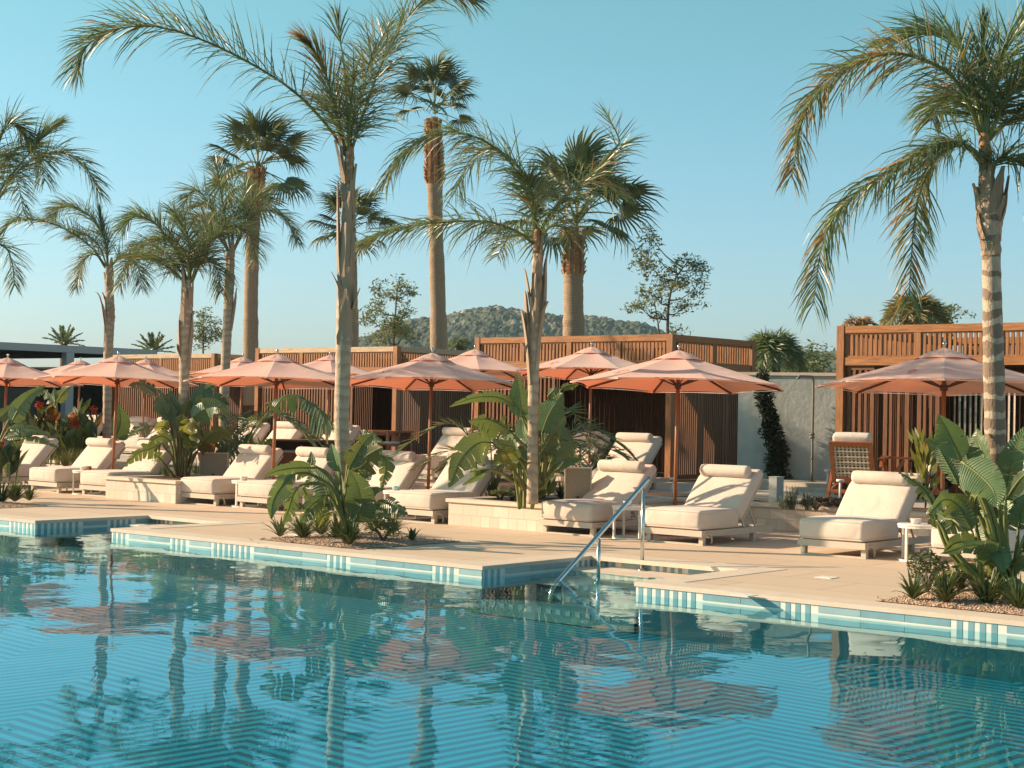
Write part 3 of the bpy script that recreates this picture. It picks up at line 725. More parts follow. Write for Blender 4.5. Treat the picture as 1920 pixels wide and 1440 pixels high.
# side tables with crockery
def make_table():
    r = thing('side_table', 'table', 'side table', (0, 0, 0), 0, 'round white side tables')
    MB().lathe([(.25, .395), (.255, .40), (.255, .41), (.25, .415)], 32).build('table_top', m_white, r)
    for z in (.0, .372):
        mb = MB(); n = 32
        for i in range(n):
            a, b = i/n*2*math.pi, (i+1)/n*2*math.pi
            mb.bar((.24*math.cos(a), .24*math.sin(a), z+.01), (.24*math.cos(b), .24*math.sin(b), z+.01), .02)
        mb.build('ring', m_white, r)
    for a in (20, 110, 200, 290): MB().box(.23, .255, -.012, .012, .021, .371, Matrix.Rotation(R(a), 4, 'Z')).build('leg', m_white, r)
    return r
T0 = make_table()
def make_bowl():
    r = thing('bowl', 'bowl', 'bowl', (0, 0, 0), 0, 'small bowls on the side tables')
    MB().lathe([(.03, 0), (.05, .005), (.06, .05), (.062, .06), (.055, .058), (.045, .012)], 20).build('bowl_body', m_ceramic, r, True)
    return r
B0 = make_bowl()
tabs = [(5.03, 4.25, 'white', 'beside the handrail'), (8.92, 4.35, 'white', 'right of the foremost lounger'), (-2.45, 4.35, 'white', 'in dappled shade'), (.92, 4.3, 'blue', 'by the hanging leaves'), (-6.60, 4.3, 'white', 'at far left'), (-.75, 4.3, 'blue', 'behind the clump')]
names = ['round white side table beside the steel handrail', 'round white side table by the foremost lounger at right', 'round white side table between the loungers in dappled shade', 'round white side table behind the hanging yellow leaf', 'round white side table by the parasol pole at far left', 'round white side table behind the pool edge clump']
for i, (u, v, c, w_) in enumerate(tabs):
    o = T0 if i == 0 else copy_tree(T0); o.location = W(u, v); o['label'] = names[i]; o.rotation_euler.z = .3*i
    b = B0 if i == 0 else copy_tree(B0); b.location = W(u-.03, v-.06, .4155); b['label'] = f'small {"pale blue" if c == "blue" else "off-white"} bowl on the side table {w_}'
    if c == 'blue':
        for ch in children(b): ch.data = ch.data.copy(); ch.data.materials[0] = m_bluecer
def woodbox(u, v, label):
    r = thing('condiment_box', label, 'box', W(u, v, .4155), ROT+.3)
    MB().box(-.04, .04, -.04, .04, 0, .055).build('body', m_woodred, r); MB().box(-.044, .044, -.044, .044, .056, .066).build('lid', m_woodpale, r)
woodbox(9.02, 4.42, 'tiny wooden box beside the bowl on the right side table')
woodbox(-6.72, 4.40, 'tiny wooden box beside the bowl on the far left side table')

# grey woven panel boxes
def panel_box(px0, px1, pyt, pyb, D, label):
    a, b = at(px0, pyb, D), at(px1, pyb, D); c = at(px0, pyt, D); w_ = (b-a).length; h = c.z-a.z
    r = thing('woven_panel', label, 'panel', a, math.atan2(b.y-a.y, b.x-a.x), 'grey woven panels among the planting')
    MB().box(.018, w_-.018, .012, .10, .018, h-.018).build('mesh_panel', m_screen, r)
    mb = MB().box(0, .018, 0, .11, 0, h).box(w_-.018, w_, 0, .11, 0, h).box(.018, w_-.018, 0, .11, h-.018, h).box(.018, w_-.018, 0, .11, 0, .018); mb.build('panel_frame', m_frame, r)
    MB().box(w_*.45, w_*.53, -.006, .011, .02, .05).build('plug', m_darkin, r)
panel_box(1058, 1109, 876, 937, 21.6, 'grey woven panel box behind the lounger by the middle planter')
panel_box(373, 427, 848, 893, 27.3, 'grey woven panel box in the left planter')
# ribbed wooden drum, white pedestal, bollard lights
p = gnd(846, 905, TZ); t = thing('drum_table', 'pale ribbed wooden drum table on the terrace by the middle', 'side table', at(846, 888, 25.8))
t.location.z = TZ
MB().lathe([(.05, 0), (.05, .16), (.19, .165), (.2, .2), (.2, .21)], 20).build('stand', m_rib, t)
mb = MB()
for k in range(28): a = k/28*2*math.pi; mb.tube([(.17*math.cos(a), .17*math.sin(a), .212), (.185*math.cos(a), .185*math.sin(a), .45)], .02, 6)
mb.lathe([(.16, .212), (.17, .44)], 16).build('drum', m_basket, t)
p = at(1441, 942, 23.2); t = thing('pedestal', 'plain pale pedestal box behind the lounger right of the handrail', 'pedestal', p, ROT)
MB().box(0, .13, 0, .2, 0, .36).build('body', m_steelgrey, t); MB().box(-.006, .136, -.006, .206, .362, .375).build('lid', m_steelgrey, t)
for px, pyt, pyb, D, lab in ((1552, 884, 908, 27.5, 'slim white bollard light at the foot of the grey wall'), (1575, 903, 934, 23.5, 'slim white bollard light in front of the woven back chair'), (1262, 900, 934, 24.5, 'short steel bollard behind the parasol pole right of the handrail')):
    a, b = at(px, pyb, D), at(px, pyt, D); h = b.z-a.z
    t = thing('bollard_light', lab, 'bollard light', a, 0, 'slim garden bollard lights')
    MB().tube([(0, 0, 0), (0, 0, h)], .018, 10).build('stem', m_white, t, True); MB().lathe([(.055, h), (.06, h+.01), (.06, h+.03), (.05, h+.035)], 18).build('head', m_white, t)

for i, (px, py) in enumerate(((1550, 1083), (1395, 1116), (560, 1003), (262, 985))):
    r = thing('floor_plate', ('small pale square floor plate in the paving before the foremost lounger', 'small pale square floor plate near the pool edge right of the steps', 'small pale square floor plate left of the middle gravel bed', 'small pale square floor plate at the left pool bay')[i], 'floor plate', gnd(px, py, .001), ROT, 'small square plates in the paving')
    MB().box(-.09, .09, -.09, .09, 0, .006).build('cover', m_white, r); MB().box(-.03, .03, -.006, .006, .0062, .009).build('slot', m_frame, r)
# woven back lounge chairs
def make_chair():
    r = thing('lounge_chair', 'chair', 'chair', (0, 0, 0), 0, 'teak chairs with woven backs')
    # seen from behind: the back faces -y
    A = R(22)
    Mb = Matrix.Translation((0, -.10, .24)) @ Matrix.Rotation(A, 4, 'X')   # z up the back, leaning towards -y
    mb = MB().box(-.30, -.245, -.02, .02, 0, .62, Mb).box(.245, .30, -.02, .02, 0, .62, Mb).box(-.244, .244, -.02, .02, .55, .62, Mb).box(-.244, .244, -.02, .02, 0, .09, Mb); bf = mb.build('back_frame', m_woodred, r)
    mb = MB()
    for i in range(9): mb.box(-.235+i*.055, -.208+i*.055, -.008, .004, .092, .548, Mb)
    for i in range(11): mb.box(-.244, .244, -.016 if i % 2 else .002, -.006 if i % 2 else .012, .10+i*.041, .118+i*.041, Mb)
    mb.build('woven_back', m_cane, r); MB().box(-.243, .243, .014, .020, .095, .545, Mb).build('weave_gap_shade', m_rib, bf)  # dark sheet added behind the weave so its gaps look shaded
    for sx in (-1, 1):
        mb = MB().bar((sx*.33, -.28, 0), (sx*.33, .14, .56), .04, .05).build('leg', m_woodred, r)
        MB().bar((sx*.33, .62, 0), (sx*.33, .30, .56), .04, .05).build('leg', m_woodred, r)
        MB().bar((sx*.33, -.02, .575), (sx*.33, .62, .60), .06, .03).build('arm', m_woodred, r)
        MB().bar((sx*.33, -.2, .10), (sx*.33, .55, .24), .035, .05).build('side_rail', m_woodred, r)
    MB().box(-.31, .31, -.22, -.18, .10, .15).box(-.31, .31, .50, .54, .22, .27).build('cross_rail', m_woodred, r)
    rounded_box(-.27, .27, -.06, .55, .24, .36, .04, .01).build('seat_cushion', m_cushion, r, True)
    bc = rounded_box(-.26, .26, .025, .17, .08, .70, .04, .01); bc.v = [tuple(Mb @ Vector(p)) for p in bc.v]; bc.build('back_cushion', m_cushion, r, True)
    return r
CH0 = make_chair(); CH0.location = at(1604, 925, 25.0); CH0.location.z = TZ; CH0.rotation_euler.z = R(-26); CH0.scale = (1.12, 1.12, 1.12); CH0['label'] = 'teak chair with cream cushion, woven back turned to the pool'
c = copy_tree(CH0, at(1735, 915, 25.6), R(75), 'teak chair facing left behind the right clump leaves'); c.location.z = TZ
c = copy_tree(CH0, at(1930, 910, 24.5), R(40), 'teak chair at the right edge behind the ringed trunk'); c.location.z = TZ
def table(label, loc, rz, w_, d_, h, m):
    r = thing('wooden_table', label, 'table', loc, rz)
    MB().box(-w_/2, w_/2, -d_/2, d_/2, h-.04, h).build('table_top', m, r)
    for sx in (-1, 1):
        for sy in (-1, 1): MB().box(*sorted((sx*(w_/2-.03), sx*(w_/2-.09))), *sorted((sy*(d_/2-.03), sy*(d_/2-.09))), 0, h-.042).build('leg', m, r)
    MB().box(-w_/2+.05, w_/2-.05, -.02, .02, h-.12, h-.043).build('apron', m, r); return r
p = at(1760, 880, 26.2); p.z = TZ; table('teak table with a pale top in the right cabana', p, ROT, 1.0, .8, .62, m_woodred)
p = at(706, 850, 38.3); p.z = TZ; table('wooden dining table in the cabana behind the tall palm', p, ROT, 1.6, .9, .76, m_woodred)
for i, (px, lab) in enumerate(((690, 'wooden dining stool left of the dining table'), (728, 'wooden dining stool right of the dining table'))):
    p = at(px, 862, 37.2); p.z = TZ
    r = thing('dining_stool', lab, 'stool', p, ROT+.2*i, 'stools at the dining table')
    MB().box(-.2, .2, -.2, .2, .43, .46).build('seat', m_woodred, r); rounded_box(-.19, .19, -.19, .19, .462, .51, .02).build('cushion', m_cushion, r, True)
    for sx in (-1, 1):
        for sy in (-1, 1): MB().bar((sx*.19, sy*.19, 0), (sx*.15, sy*.15, .43), .035).build('leg', m_woodred, r)
# outdoor sink bar
a = at(500, 866, 31.0); b = at(632, 868, 31.0)
r = thing('sink_bar', 'low wooden outdoor sink bar with an open niche behind the loungers', 'bar counter', (a.x, a.y, TZ-.02), math.atan2(b.y-a.y, b.x-a.x))
w_ = 1.55; hb = at(500, 843, 31).z-TZ; ht = at(500, 825, 31).z-TZ
MB().box(0, w_, 0, .6, 0, hb-.03).build('cabinet', m_woodred, r); MB().box(-.02, w_+.02, -.02, .6, hb-.028, hb).build('counter', m_frame, r)
MB().box(0, w_, .55, .6, hb+.002, ht).box(0, .04, .1, .548, hb+.002, ht).box(w_-.45, w_, .02, .548, hb+.002, ht).build('splash_board', m_rib, r)
MB().box(-.03, w_+.03, .05, .63, ht+.002, ht+.035).build('top_shelf', m_woodred, r)
MB().tube(spline([(.62, .42, hb), (.62, .42, hb+.1), (.62, .42, hb+.13), (.62, .36, hb+.14), (.62, .33, hb+.11)], 14), .012, 8).build('tap', m_steel, r, True)
MB().lathe([(.13, hb+.002), (.14, hb+.012), (.1, hb+.012), (.09, hb+.004)], 20, Matrix.Translation((.7, .25, 0))).build('basin', m_steel, r)

# ------------------------------------------------------------------ planting
Z = Vector((0, 0, 1))
def frond(parent, P, n=110, L=.5, bare=.15, wd=.014, droop=.55, plume=.45, dry=.06, name='frond', r0=.022, mats=None, lift=.2, ang=66):
    """a feather leaf: midrib through the points P (local to parent) with many narrow leaflets"""
    K = 36; path = spline(P, K); mb = MB(); n = int(n*1.9)
    mb.tube(path[::2], [r0*(1-.85*i/18) for i in range(19)], 5, 0)
    for i in range(n):
        t = bare+(1-bare)*((i+rnd.random())/n); f = t*K; a = min(int(f), K-1); p = path[a].lerp(path[a+1], f-a)
        T = (path[a+1]-path[a]).normalized(); S = T.cross(Z)
        if S.length < .25: S = T.cross(Vector((.3, 1, 0)))
        S.normalize(); N = S.cross(T)
        q = (t-bare)/(1-bare); side = 1 if i % 2 else -1; e = rnd.gauss(lift, plume)
        rad = S*side*math.cos(e)+N*math.sin(e)
        al = R(ang-35*q+rnd.uniform(-9, 9)); d = (T*math.cos(al)+rad*math.sin(al)).normalized()
        ln = L*(.45+.55*math.sin(min(1, q*3.2+.25)*math.pi/2))*(1-.55*q**2)*rnd.uniform(.75, 1.15)
        wv = d.cross(Vector((rnd.gauss(0, 1), rnd.gauss(0, 1), rnd.gauss(0, 1)))).normalized()*wd*.5
        mi = 2 if rnd.random() < dry*(1+2*q) else 1; dr = droop*rnd.uniform(.4, 1.5)
        vs = []; x = p.copy(); m_ = 4
        for k in range(m_):
            ww = (.65, 1, .75, .06)[k]; vs += [x+wv*ww, x-wv*ww]
            x = x+d*ln/(m_-1); d = (d-Z*dr*(.28+.2*k)).normalized()
        mb.add(vs, [(2*k, 2*k+1, 2*k+3, 2*k+2) for k in range(m_-1)], mi)
    return mb.build(name, mats or [m_stalk, m_leafdark, m_leafdry], parent)
def palm(label, D, trunk, fronds, tm=None, zb=0., boots=(), group='slim queen palms around the pool', boot_z=None, fibre=None, n=110, L=.5, ringamp=.035, dbase=0, back=2):
    pts = [at(px, py, D) for px, py, wpx in trunk]; rad = [wpx*D/F/2 for px, py, wpx in trunk]
    base = pts[0].copy(); r = thing('palm_tree', label, 'palm tree', base, 0, group)
    k = 70; path = spline([p-base for p in pts], k); m = len(rad)-1; rr = []
    for i in range(k+1):
        t = i/k*m; a = min(int(t), m-1); rr.append((rad[a]+(rad[a+1]-rad[a])*(t-a))*(1+ringamp*math.sin(i*2.1)+rnd.uniform(-.02, .02)))
    tk = MB().tube(path, rr, 14, jit=.015).build('trunk', tm or m_trunk, r, True)
    for pl, wpx, out_ in boots:                    # old split leaf bases clinging to the trunk
        q = [at(px, py, D)-base+Vector((0, -rnd.uniform(.02, .07), 0)) for px, py in pl]; q = spline(q, 6); mb = MB(); wv = wpx*D/F/2; vs = []
        for i, p in enumerate(q):
            s = wv*(1-.8*(i/6)**1.5); vs += [p+Vector((-s, .02, 0)), p+Vector((0, -.035, 0)), p+Vector((s, .02, 0)), p+Vector((0, .035, 0))]
        fs = [(4*i+j, 4*i+(j+1) % 4, 4*i+4+(j+1) % 4, 4*i+4+j) for i in range(6) for j in range(4)]
        mb.add(vs, fs).build('old_leaf_base', m_boot, tk)
    if boot_z:                                     # shaggy remains of old leaves wrapped round the upper trunk
        y0, y1, cnt, ln_ = boot_z
        for q in range(cnt):
            yy = y0+(y1-y0)*(q+.5)/cnt+rnd.uniform(-8, 8); zz = at(960, yy, D).z-base.z; i0 = min(range(k+1), key=lambda i: abs(path[i].z-zz)); c0 = path[i0]; r0 = rr[i0]
            an = rnd.uniform(math.pi*.95, math.pi*2.05); dr = Vector((math.cos(an), math.sin(an), 0)); sd_ = Vector((-dr.y, dr.x, 0)); l = ln_*rnd.uniform(.6, 1.3); mb = MB(); vs = []
            peel = rnd.uniform(.0, .05) if rnd.random() < .7 else rnd.uniform(.05, .12); w0 = r0*rnd.uniform(.6, 1.0)
            for i in range(8):
                u_ = i/7; s_ = w0*(1-.75*u_**1.6)*(1+.12*math.sin(i*2.3+q)); p = c0+dr*(r0*.93+peel*u_**2)+Z*l*u_+sd_*rnd.uniform(-.006, .006)
                vs += [p+sd_*s_-dr*s_*.35, p+dr*.014, p-sd_*s_-dr*s_*.35, p-dr*.02]
            mb.add(vs, [(4*i+j, 4*i+(j+1) % 4, 4*i+4+(j+1) % 4, 4*i+4+j) for i in range(7) for j in range(4)]).build('old_leaf_base', m_boot, tk)
    if fibre:
        (px0, py0, w0), (px1, py1, w1) = fibre; a, b = at(px0, py0, D)-base, at(px1, py1, D)-base
        MB().tube(spline([a, a.lerp(b, .5), b], 10), [(w0+(w1-w0)*i/10)*D/F/2 for i in range(11)], 10, jit=.1).build('fibre_sheath', m_fibre, tk, True)
    for f in fronds:
        pl, dd = f[0], f[1]; kw = f[2] if len(f) > 2 else {}
        m2 = len(pl)-1
        P = [at(px, py, D+dd*(i/m2)**1.3)-base for i, (px, py) in enumerate(pl)]
        kw = dict(dict(n=n, L=L), **kw); kw['L'] *= 1.32; kw.setdefault('dry', .03); kw['droop'] = kw.get('droop', .55)*1.4; frond(r, P, **kw)
    top = pts[-1]-base
    for i in range(back):                          # a few leaves towards and away from the pool
        s = -1 if i % 2 else 1; dx = rnd.uniform(-.7, .7); l = rnd.uniform(1.5, 2.1)
        frond(r, [top, top+Vector((dx*.4, s*l*.3, l*.55)), top+Vector((dx*.8, s*l*.75, l*.75)), top+Vector((dx, s*l*1.15, l*.45)), top+Vector((dx*1.1, s*l*1.4, -.1*l))], n=n, L=L)
    return r
def zp(ox, oy, s): return lambda *pts: [(ox+x/s, oy+y/s) for x, y in pts]
a_ = zp(120, 0, 2.4615)
palm('tall slim palm at the pool edge bed, one long leaf arching far left', 19.5,
     [(660, 1008, 30), (646, 900, 28), (641, 800, 28), (643, 690, 29), (646, 590, 30), (650, 480, 29), (652, 400, 24), (654, 330, 20), (655, 285, 17)],
     [(a_((1300, 720), (1230, 600), (1060, 420), (820, 270), (600, 170), (400, 120), (230, 140), (110, 210), (60, 320)), -.6, dict(n=200, L=.62, bare=.2, droop=.45, lift=.25, plume=.6)),
      (a_((1325, 700), (1370, 560), (1440, 360), (1520, 190), (1640, 20), (1760, -40), (1880, 0)), .8, dict(n=230, L=.62, bare=.06, droop=.5, plume=.8)),
      (a_((1300, 700), (1260, 540), (1220, 380), (1170, 260), (1120, 200)), -.5, dict(n=90, L=.55, bare=.15, dry=.25, plume=.5, ang=38)),
      (a_((1315, 690), (1305, 480), (1290, 280), (1270, 170), (1262, 100)), .2, dict(n=26, L=.45, bare=.62, ang=30)),
      (a_((1318, 690), (1340, 520), (1400, 340), (1440, 230), (1500, 110)), 1.0, dict(n=130, L=.6, bare=.08, plume=.8)),
      (a_((1312, 700), (1320, 560), (1330, 430), (1345, 330)), -.8, dict(n=80, L=.5, bare=.1, plume=.8)),
      (a_((1310, 690), (1270, 560), (1215, 470), (1160, 440)), 1.2, dict(n=70, L=.5, bare=.1, plume=.7))],
     boots=[([(650, 620), (640, 540), (636, 470), (634, 340)], 16, 0), ([(655, 560), (660, 460), (662, 380), (657, 315)], 14, 0), ([(640, 560), (634, 535), (622, 510)], 6, 0), ([(662, 580), (668, 560), (676, 540)], 6, 0), ([(648, 520), (655, 430), (660, 370)], 14, 0), ([(644, 640), (650, 560), (648, 500), (646, 440)], 18, 0), ([(655, 470), (664, 440), (668, 430)], 8, 0)],
     fibre=((653, 345, 24), (656, 275, 16)), back=0, boot_z=(660, 360, 16, .62))
b_ = zp(640, 180, 2.667)
palm('slim palm in the middle stone planter with shaggy old leaf bases', 20.6,
     [(998, 945, 22), (999, 850, 20), (1000, 740, 20), (1001, 660, 22), (1004, 590, 24), (1006, 540, 22), (1007, 490, 17), (1008, 450, 14)],
     [(b_((975, 690), (940, 520), (860, 350), (740, 240), (620, 190), (500, 180), (380, 230), (290, 310), (220, 420)), -.5, dict(n=130, L=.62, bare=.12, droop=.75, plume=.4, lift=-.05)),
      (b_((975, 680), (960, 520), (900, 370), (800, 280), (700, 290), (620, 370), (570, 480)), .9, dict(n=105, L=.6, bare=.14, droop=.75)),
      (b_((960, 740), (900, 690), (800, 645), (700, 625), (540, 630), (380, 645), (230, 680), (100, 740)), -.8, dict(n=150, L=.55, bare=.2, droop=.8, lift=-.1)),
      (b_((985, 700), (1030, 610), (1100, 530), (1200, 440), (1310, 340), (1430, 235)), .3, dict(n=80, L=.62, bare=.22, droop=.7, lift=-.1)),
      (b_((1290, 350), (1350, 280), (1390, 230), (1360, 150), (1320, 80)), .3, dict(n=24, L=.4, bare=.3, droop=.1, name='broken_leaf_tip')),
      (b_((990, 690), (1080, 540), (1190, 450), (1300, 430), (1390, 500)), 1.0, dict(n=48, L=.55, bare=.12, droop=.8)),
      (b_((985, 720), (1050, 650), (1110, 660), (1150, 720)), -.5, dict(n=48, L=.42, bare=.1)),
      (b_((970, 720), (900, 690), (830, 720), (780, 800)), .8, dict(n=70, L=.45, bare=.1)),
      (b_((975, 690), (960, 560), (950, 470), (930, 400)), -.3, dict(n=90, L=.5, bare=.1))],
     boots=[([(998, 670), (990, 610), (986, 560), (984, 545)], 12, 0), ([(1008, 640), (1020, 560), (1022, 500), (1026, 478)], 12, 0), ([(1000, 600), (992, 550), (985, 510), (981, 503)], 7, 0), ([(1002, 700), (1010, 620), (1016, 560), (1018, 520)], 14, 0), ([(994, 720), (988, 640), (980, 590), (976, 582)], 9, 0), ([(1003, 560), (1004, 520), (1006, 480)], 12, 0)],
     fibre=((1007, 475, 17), (1008, 430, 13)), back=0, boot_z=(690, 500, 14, .5))
c_ = zp(1440, 0, 2.4833)
palm('palm with boldly ringed trunk at the right edge', 14.35,
     [(1869, 1122, 44), (1868, 1000, 42), (1867, 880, 40), (1865, 760, 40), (1862, 640, 38), (1860, 540, 35), (1858, 460, 34), (1856, 420, 48), (1852, 380, 46), (1848, 335, 26), (1846, 270, 20)],
     [(c_((995, 640), (930, 470), (840, 340), (700, 270), (560, 250), (400, 300), (260, 400), (160, 560), (110, 830)), -.4, dict(n=230, L=.5, bare=.12, droop=.7, plume=.6, dry=.14, lift=.1)),
      (c_((1005, 780), (960, 700), (890, 668), (800, 668), (650, 745), (480, 850), (330, 980), (250, 1150), (210, 1420)), -.5, dict(n=180, L=.52, bare=.2, droop=.9, plume=.3, lift=-.1)),
      (c_((1000, 770), (930, 690), (850, 680), (760, 770), (700, 920), (675, 1100), (655, 1400)), .5, dict(n=170, L=.45, bare=.15, droop=.7, plume=.3, dry=.12)),
      (c_((1005, 630), (960, 400), (900, 240), (820, 170), (700, 160), (560, 190)), .6, dict(n=130, L=.5, bare=.12, droop=.45, ang=45)),
      (c_((1020, 620), (1040, 400), (1100, 230), (1190, 130), (1260, 110)), .3, dict(n=150, L=.5, bare=.08, droop=.5, plume=.7)),
      (c_((1030, 640), (1100, 480), (1220, 340), (1340, 320), (1440, 400)), -.5, dict(n=150, L=.5, bare=.1)),
      (c_((1040, 830), (1060, 760), (1110, 735), (1200, 780), (1280, 900), (1320, 1080)), -.5, dict(n=130, L=.42, bare=.12, droop=.8)),
      (c_((1015, 640), (1005, 450), (1000, 280), (1000, 110)), .2, dict(n=50, L=.42, bare=.35, ang=28)),
      (c_((1030, 650), (1120, 560), (1230, 560), (1330, 680), (1380, 850)), .6, dict(n=130, L=.45, bare=.1)),
      (c_((1010, 640), (960, 520), (900, 460), (820, 470), (760, 560)), 1.0, dict(n=130, L=.5, bare=.1, droop=.8)),
      (c_((1010, 640), (1030, 480), (1090, 350), (1150, 300)), 1.0, dict(n=110, L=.5, bare=.1))],
     tm=m_trunkdark, boots=[([(1848, 470), (1838, 420), (1832, 370), (1822, 345)], 18, 0), ([(1862, 440), (1876, 400), (1884, 370), (1886, 350)], 18, 0), ([(1856, 460), (1856, 400), (1850, 350), (1846, 325)], 26, 0), ([(1870, 420), (1880, 390), (1890, 330)], 14, 0), ([(1842, 450), (1836, 430), (1830, 400)], 16, 0)],
     fibre=((1850, 335, 28), (1845, 250, 20)), ringamp=.02, back=0, boot_z=(465, 370, 12, .34))
d_ = zp(0, 180, 4)
palm('small palm rising from the left stone planter', 27.4,
     [(342, 892, 20), (343, 800, 19), (345, 720, 19), (347, 640, 22), (350, 580, 24), (351, 550, 17), (352, 525, 12)],
     [(d_((1410, 1400), (1340, 1200), (1230, 1030), (1120, 930), (1010, 900), (930, 980)), -.5, dict(n=150, L=.55)),
      (d_((1395, 1410), (1320, 1330), (1190, 1245), (1060, 1200), (960, 1260), (900, 1420)), .4, dict(n=140, L=.5, droop=.8)),
      (d_((1415, 1400), (1425, 1200), (1390, 1000), (1300, 870)), .3, dict(n=120, L=.55)),
      (d_((1430, 1400), (1490, 1230), (1590, 1080), (1720, 980), (1800, 1000)), -.4, dict(n=130, L=.55)),
      (d_((1440, 1400), (1510, 1250), (1590, 1250), (1640, 1330), (1660, 1480)), .5, dict(n=110, L=.5, droop=.8)),
      (d_((1405, 1400), (1330, 1280), (1240, 1180), (1130, 1120), (1020, 1150)), 1.0, dict(n=120, L=.55)),
      (d_((1420, 1400), (1450, 1220), (1520, 1060), (1560, 900)), 1.0, dict(n=120, L=.5)),
      (d_((1415, 1400), (1400, 1200), (1300, 1080), (1180, 1080)), -1.0, dict(n=120, L=.5))],
     boots=[([(343, 700), (338, 640), (337, 600)], 10, 0), ([(352, 690), (360, 620), (362, 590)], 10, 0), ([(340, 670), (334, 655), (333, 645)], 6, 0)], back=0, boot_z=(690, 570, 8, .5))
palm('slender palm behind the red flowers, left leaf reaching far out', 32.8,
     [(200, 872, 17), (201, 760, 16), (203, 660, 18), (206, 590, 18), (205, 540, 15), (203, 500, 11)],
     [(d_((800, 1290), (700, 1150), (560, 1040), (400, 960), (250, 930), (110, 940), (0, 1030)), -.5, dict(n=140, L=.55)),
      (d_((810, 1280), (780, 1070), (690, 920), (570, 840), (450, 840), (390, 910)), .5, dict(n=150, L=.55)),
      (d_((790, 1290), (720, 1190), (650, 1210), (600, 1310), (570, 1440)), -.4, dict(n=90, L=.45, dry=.15)),
      (d_((820, 1290), (910, 1200), (1050, 1190), (1200, 1240), (1310, 1340)), .4, dict(n=110, L=.5)),
      (d_((820, 1290), (910, 1210), (1000, 1240), (1050, 1330), (1060, 1440)), -.4, dict(n=90, L=.5)),
      (d_((810, 1280), (800, 1130), (770, 1000), (750, 860)), .3, dict(n=80, L=.45, ang=35)),
      (d_((805, 1290), (740, 1120), (640, 1040), (540, 1060)), 1.0, dict(n=110, L=.5))],
     boots=[([(203, 640), (210, 600), (216, 580)], 7, 0), ([(200, 630), (192, 570), (184, 550), (178, 548)], 4, 0)], back=0, boot_z=(680, 540, 8, .5))
palm('grey brown palm trunk behind the left leaf clump, dense crown', 31.5,
     [(418, 845, 19), (420, 760, 18), (423, 680, 18), (427, 600, 18), (431, 520, 17), (433, 470, 12)],
     [(d_((1730, 1180), (1690, 920), (1650, 680), (1620, 520)), -.4, dict(n=130, L=.55, plume=.8)),
      (d_((1720, 1180), (1620, 920), (1500, 720), (1410, 750), (1340, 910)), .3, dict(n=140, L=.55)),
      (d_((1720, 1190), (1640, 1040), (1560, 1040), (1500, 1170), (1490, 1300)), -.5, dict(n=90, L=.5)),
      (d_((1740, 1190), (1830, 950), (1910, 770), (2020, 700)), .4, dict(n=130, L=.55)),
      ([(437, 470), (460, 420), (490, 395), (520, 400), (545, 425), (556, 452)], -.5, dict(n=120, L=.5)),
      (d_((1740, 1190), (1830, 1030), (1890, 1080), (1920, 1240)), .5, dict(n=80, L=.5)),
      (d_((1730, 1180), (1760, 930), (1830, 750), (1850, 620)), 1.0, dict(n=130, L=.5, plume=.8)),
      (d_((1725, 1180), (1600, 1010), (1500, 900), (1430, 960)), 1.0, dict(n=110, L=.5)),
      (d_((1730, 1180), (1700, 980), (1560, 820), (1480, 830)), -1.0, dict(n=120, L=.5))],
     boots=[([(432, 620), (440, 570), (444, 540)], 8, 0), ([(428, 600), (424, 560), (425, 530)], 7, 0)], back=0, boot_z=(600, 500, 8, .5))
palm('palm outside the left edge, only its arching leaves in view', 24.6,
     [(-40, 950, 26), (-38, 800, 24), (-34, 650, 25), (-30, 540, 26), (-28, 470, 18), (-26, 420, 14)],
     [([(-22, 410), (0, 370), (30, 325), (70, 295), (115, 285), (160, 315), (188, 365)], -.5, dict(n=150, L=.55)),
      ([(-22, 410), (5, 350), (45, 300), (75, 262), (100, 238)], .4, dict(n=90, L=.5, bare=.55, ang=40)),
      ([(-24, 400), (-10, 300), (10, 240), (30, 235), (50, 260)], .4, dict(n=130, L=.55)),
      ([(-20, 440), (-5, 455), (15, 470), (25, 505), (27, 535)], -.3, dict(n=60, L=.4)),
      ([(-22, 410), (0, 320), (40, 277), (72, 290), (84, 340)], .8, dict(n=130, L=.55)),
      ([(-24, 400), (-40, 280), (-90, 200), (-150, 190)], .5, dict(n=120, L=.55)),
      ([(-26, 410), (-80, 340), (-150, 330), (-200, 400)], -.5, dict(n=120, L=.55)),
      ([(-24, 400), (-15, 330), (5, 290), (30, 330), (45, 400)], -1.0, dict(n=110, L=.5))], back=0)

# fan palms behind the cabanas
def fan_leaf_mesh(k):
    r_ = random.Random(k); mb = MB(); pl = 1.0
    mb.tube([(0, 0, 0), (pl*.5, 0, .05), (pl, 0, .02)], [.022, .016, .012], 5, 0)
    n = 30; span = R(112)
    for i in range(n):
        a = -span+2*span*i/(n-1); c = math.cos(a); L = .86*(.72+.28*math.cos(a*.75))*r_.uniform(.9, 1.08); hw = span/n
        def P(rr, da, dz): return (pl+rr*math.cos(a+da), rr*math.sin(a+da), .03+dz)
        dr = r_.uniform(.05, .42)*(1.1); fz = .03
        vs = [P(.02, 0, 0), P(.45*L, -hw, .02), P(.45*L, 0, .02+fz), P(.45*L, hw, .02), P(.75*L, -hw*.5, -dr*.25), P(.75*L, hw*.5, -dr*.25), P(L, 0, -dr)]
        mb.add(vs, [(0, 1, 2), (0, 2, 3), (1, 4, 2), (2, 4, 5), (2, 5, 3), (4, 6, 5)], 1)
    o = mb.build('fan_leaf', [m_stalk, m_fan]); me = o.data; bpy.data.objects.remove(o); return me
FAN = [fan_leaf_mesh(k) for k in range(4)]
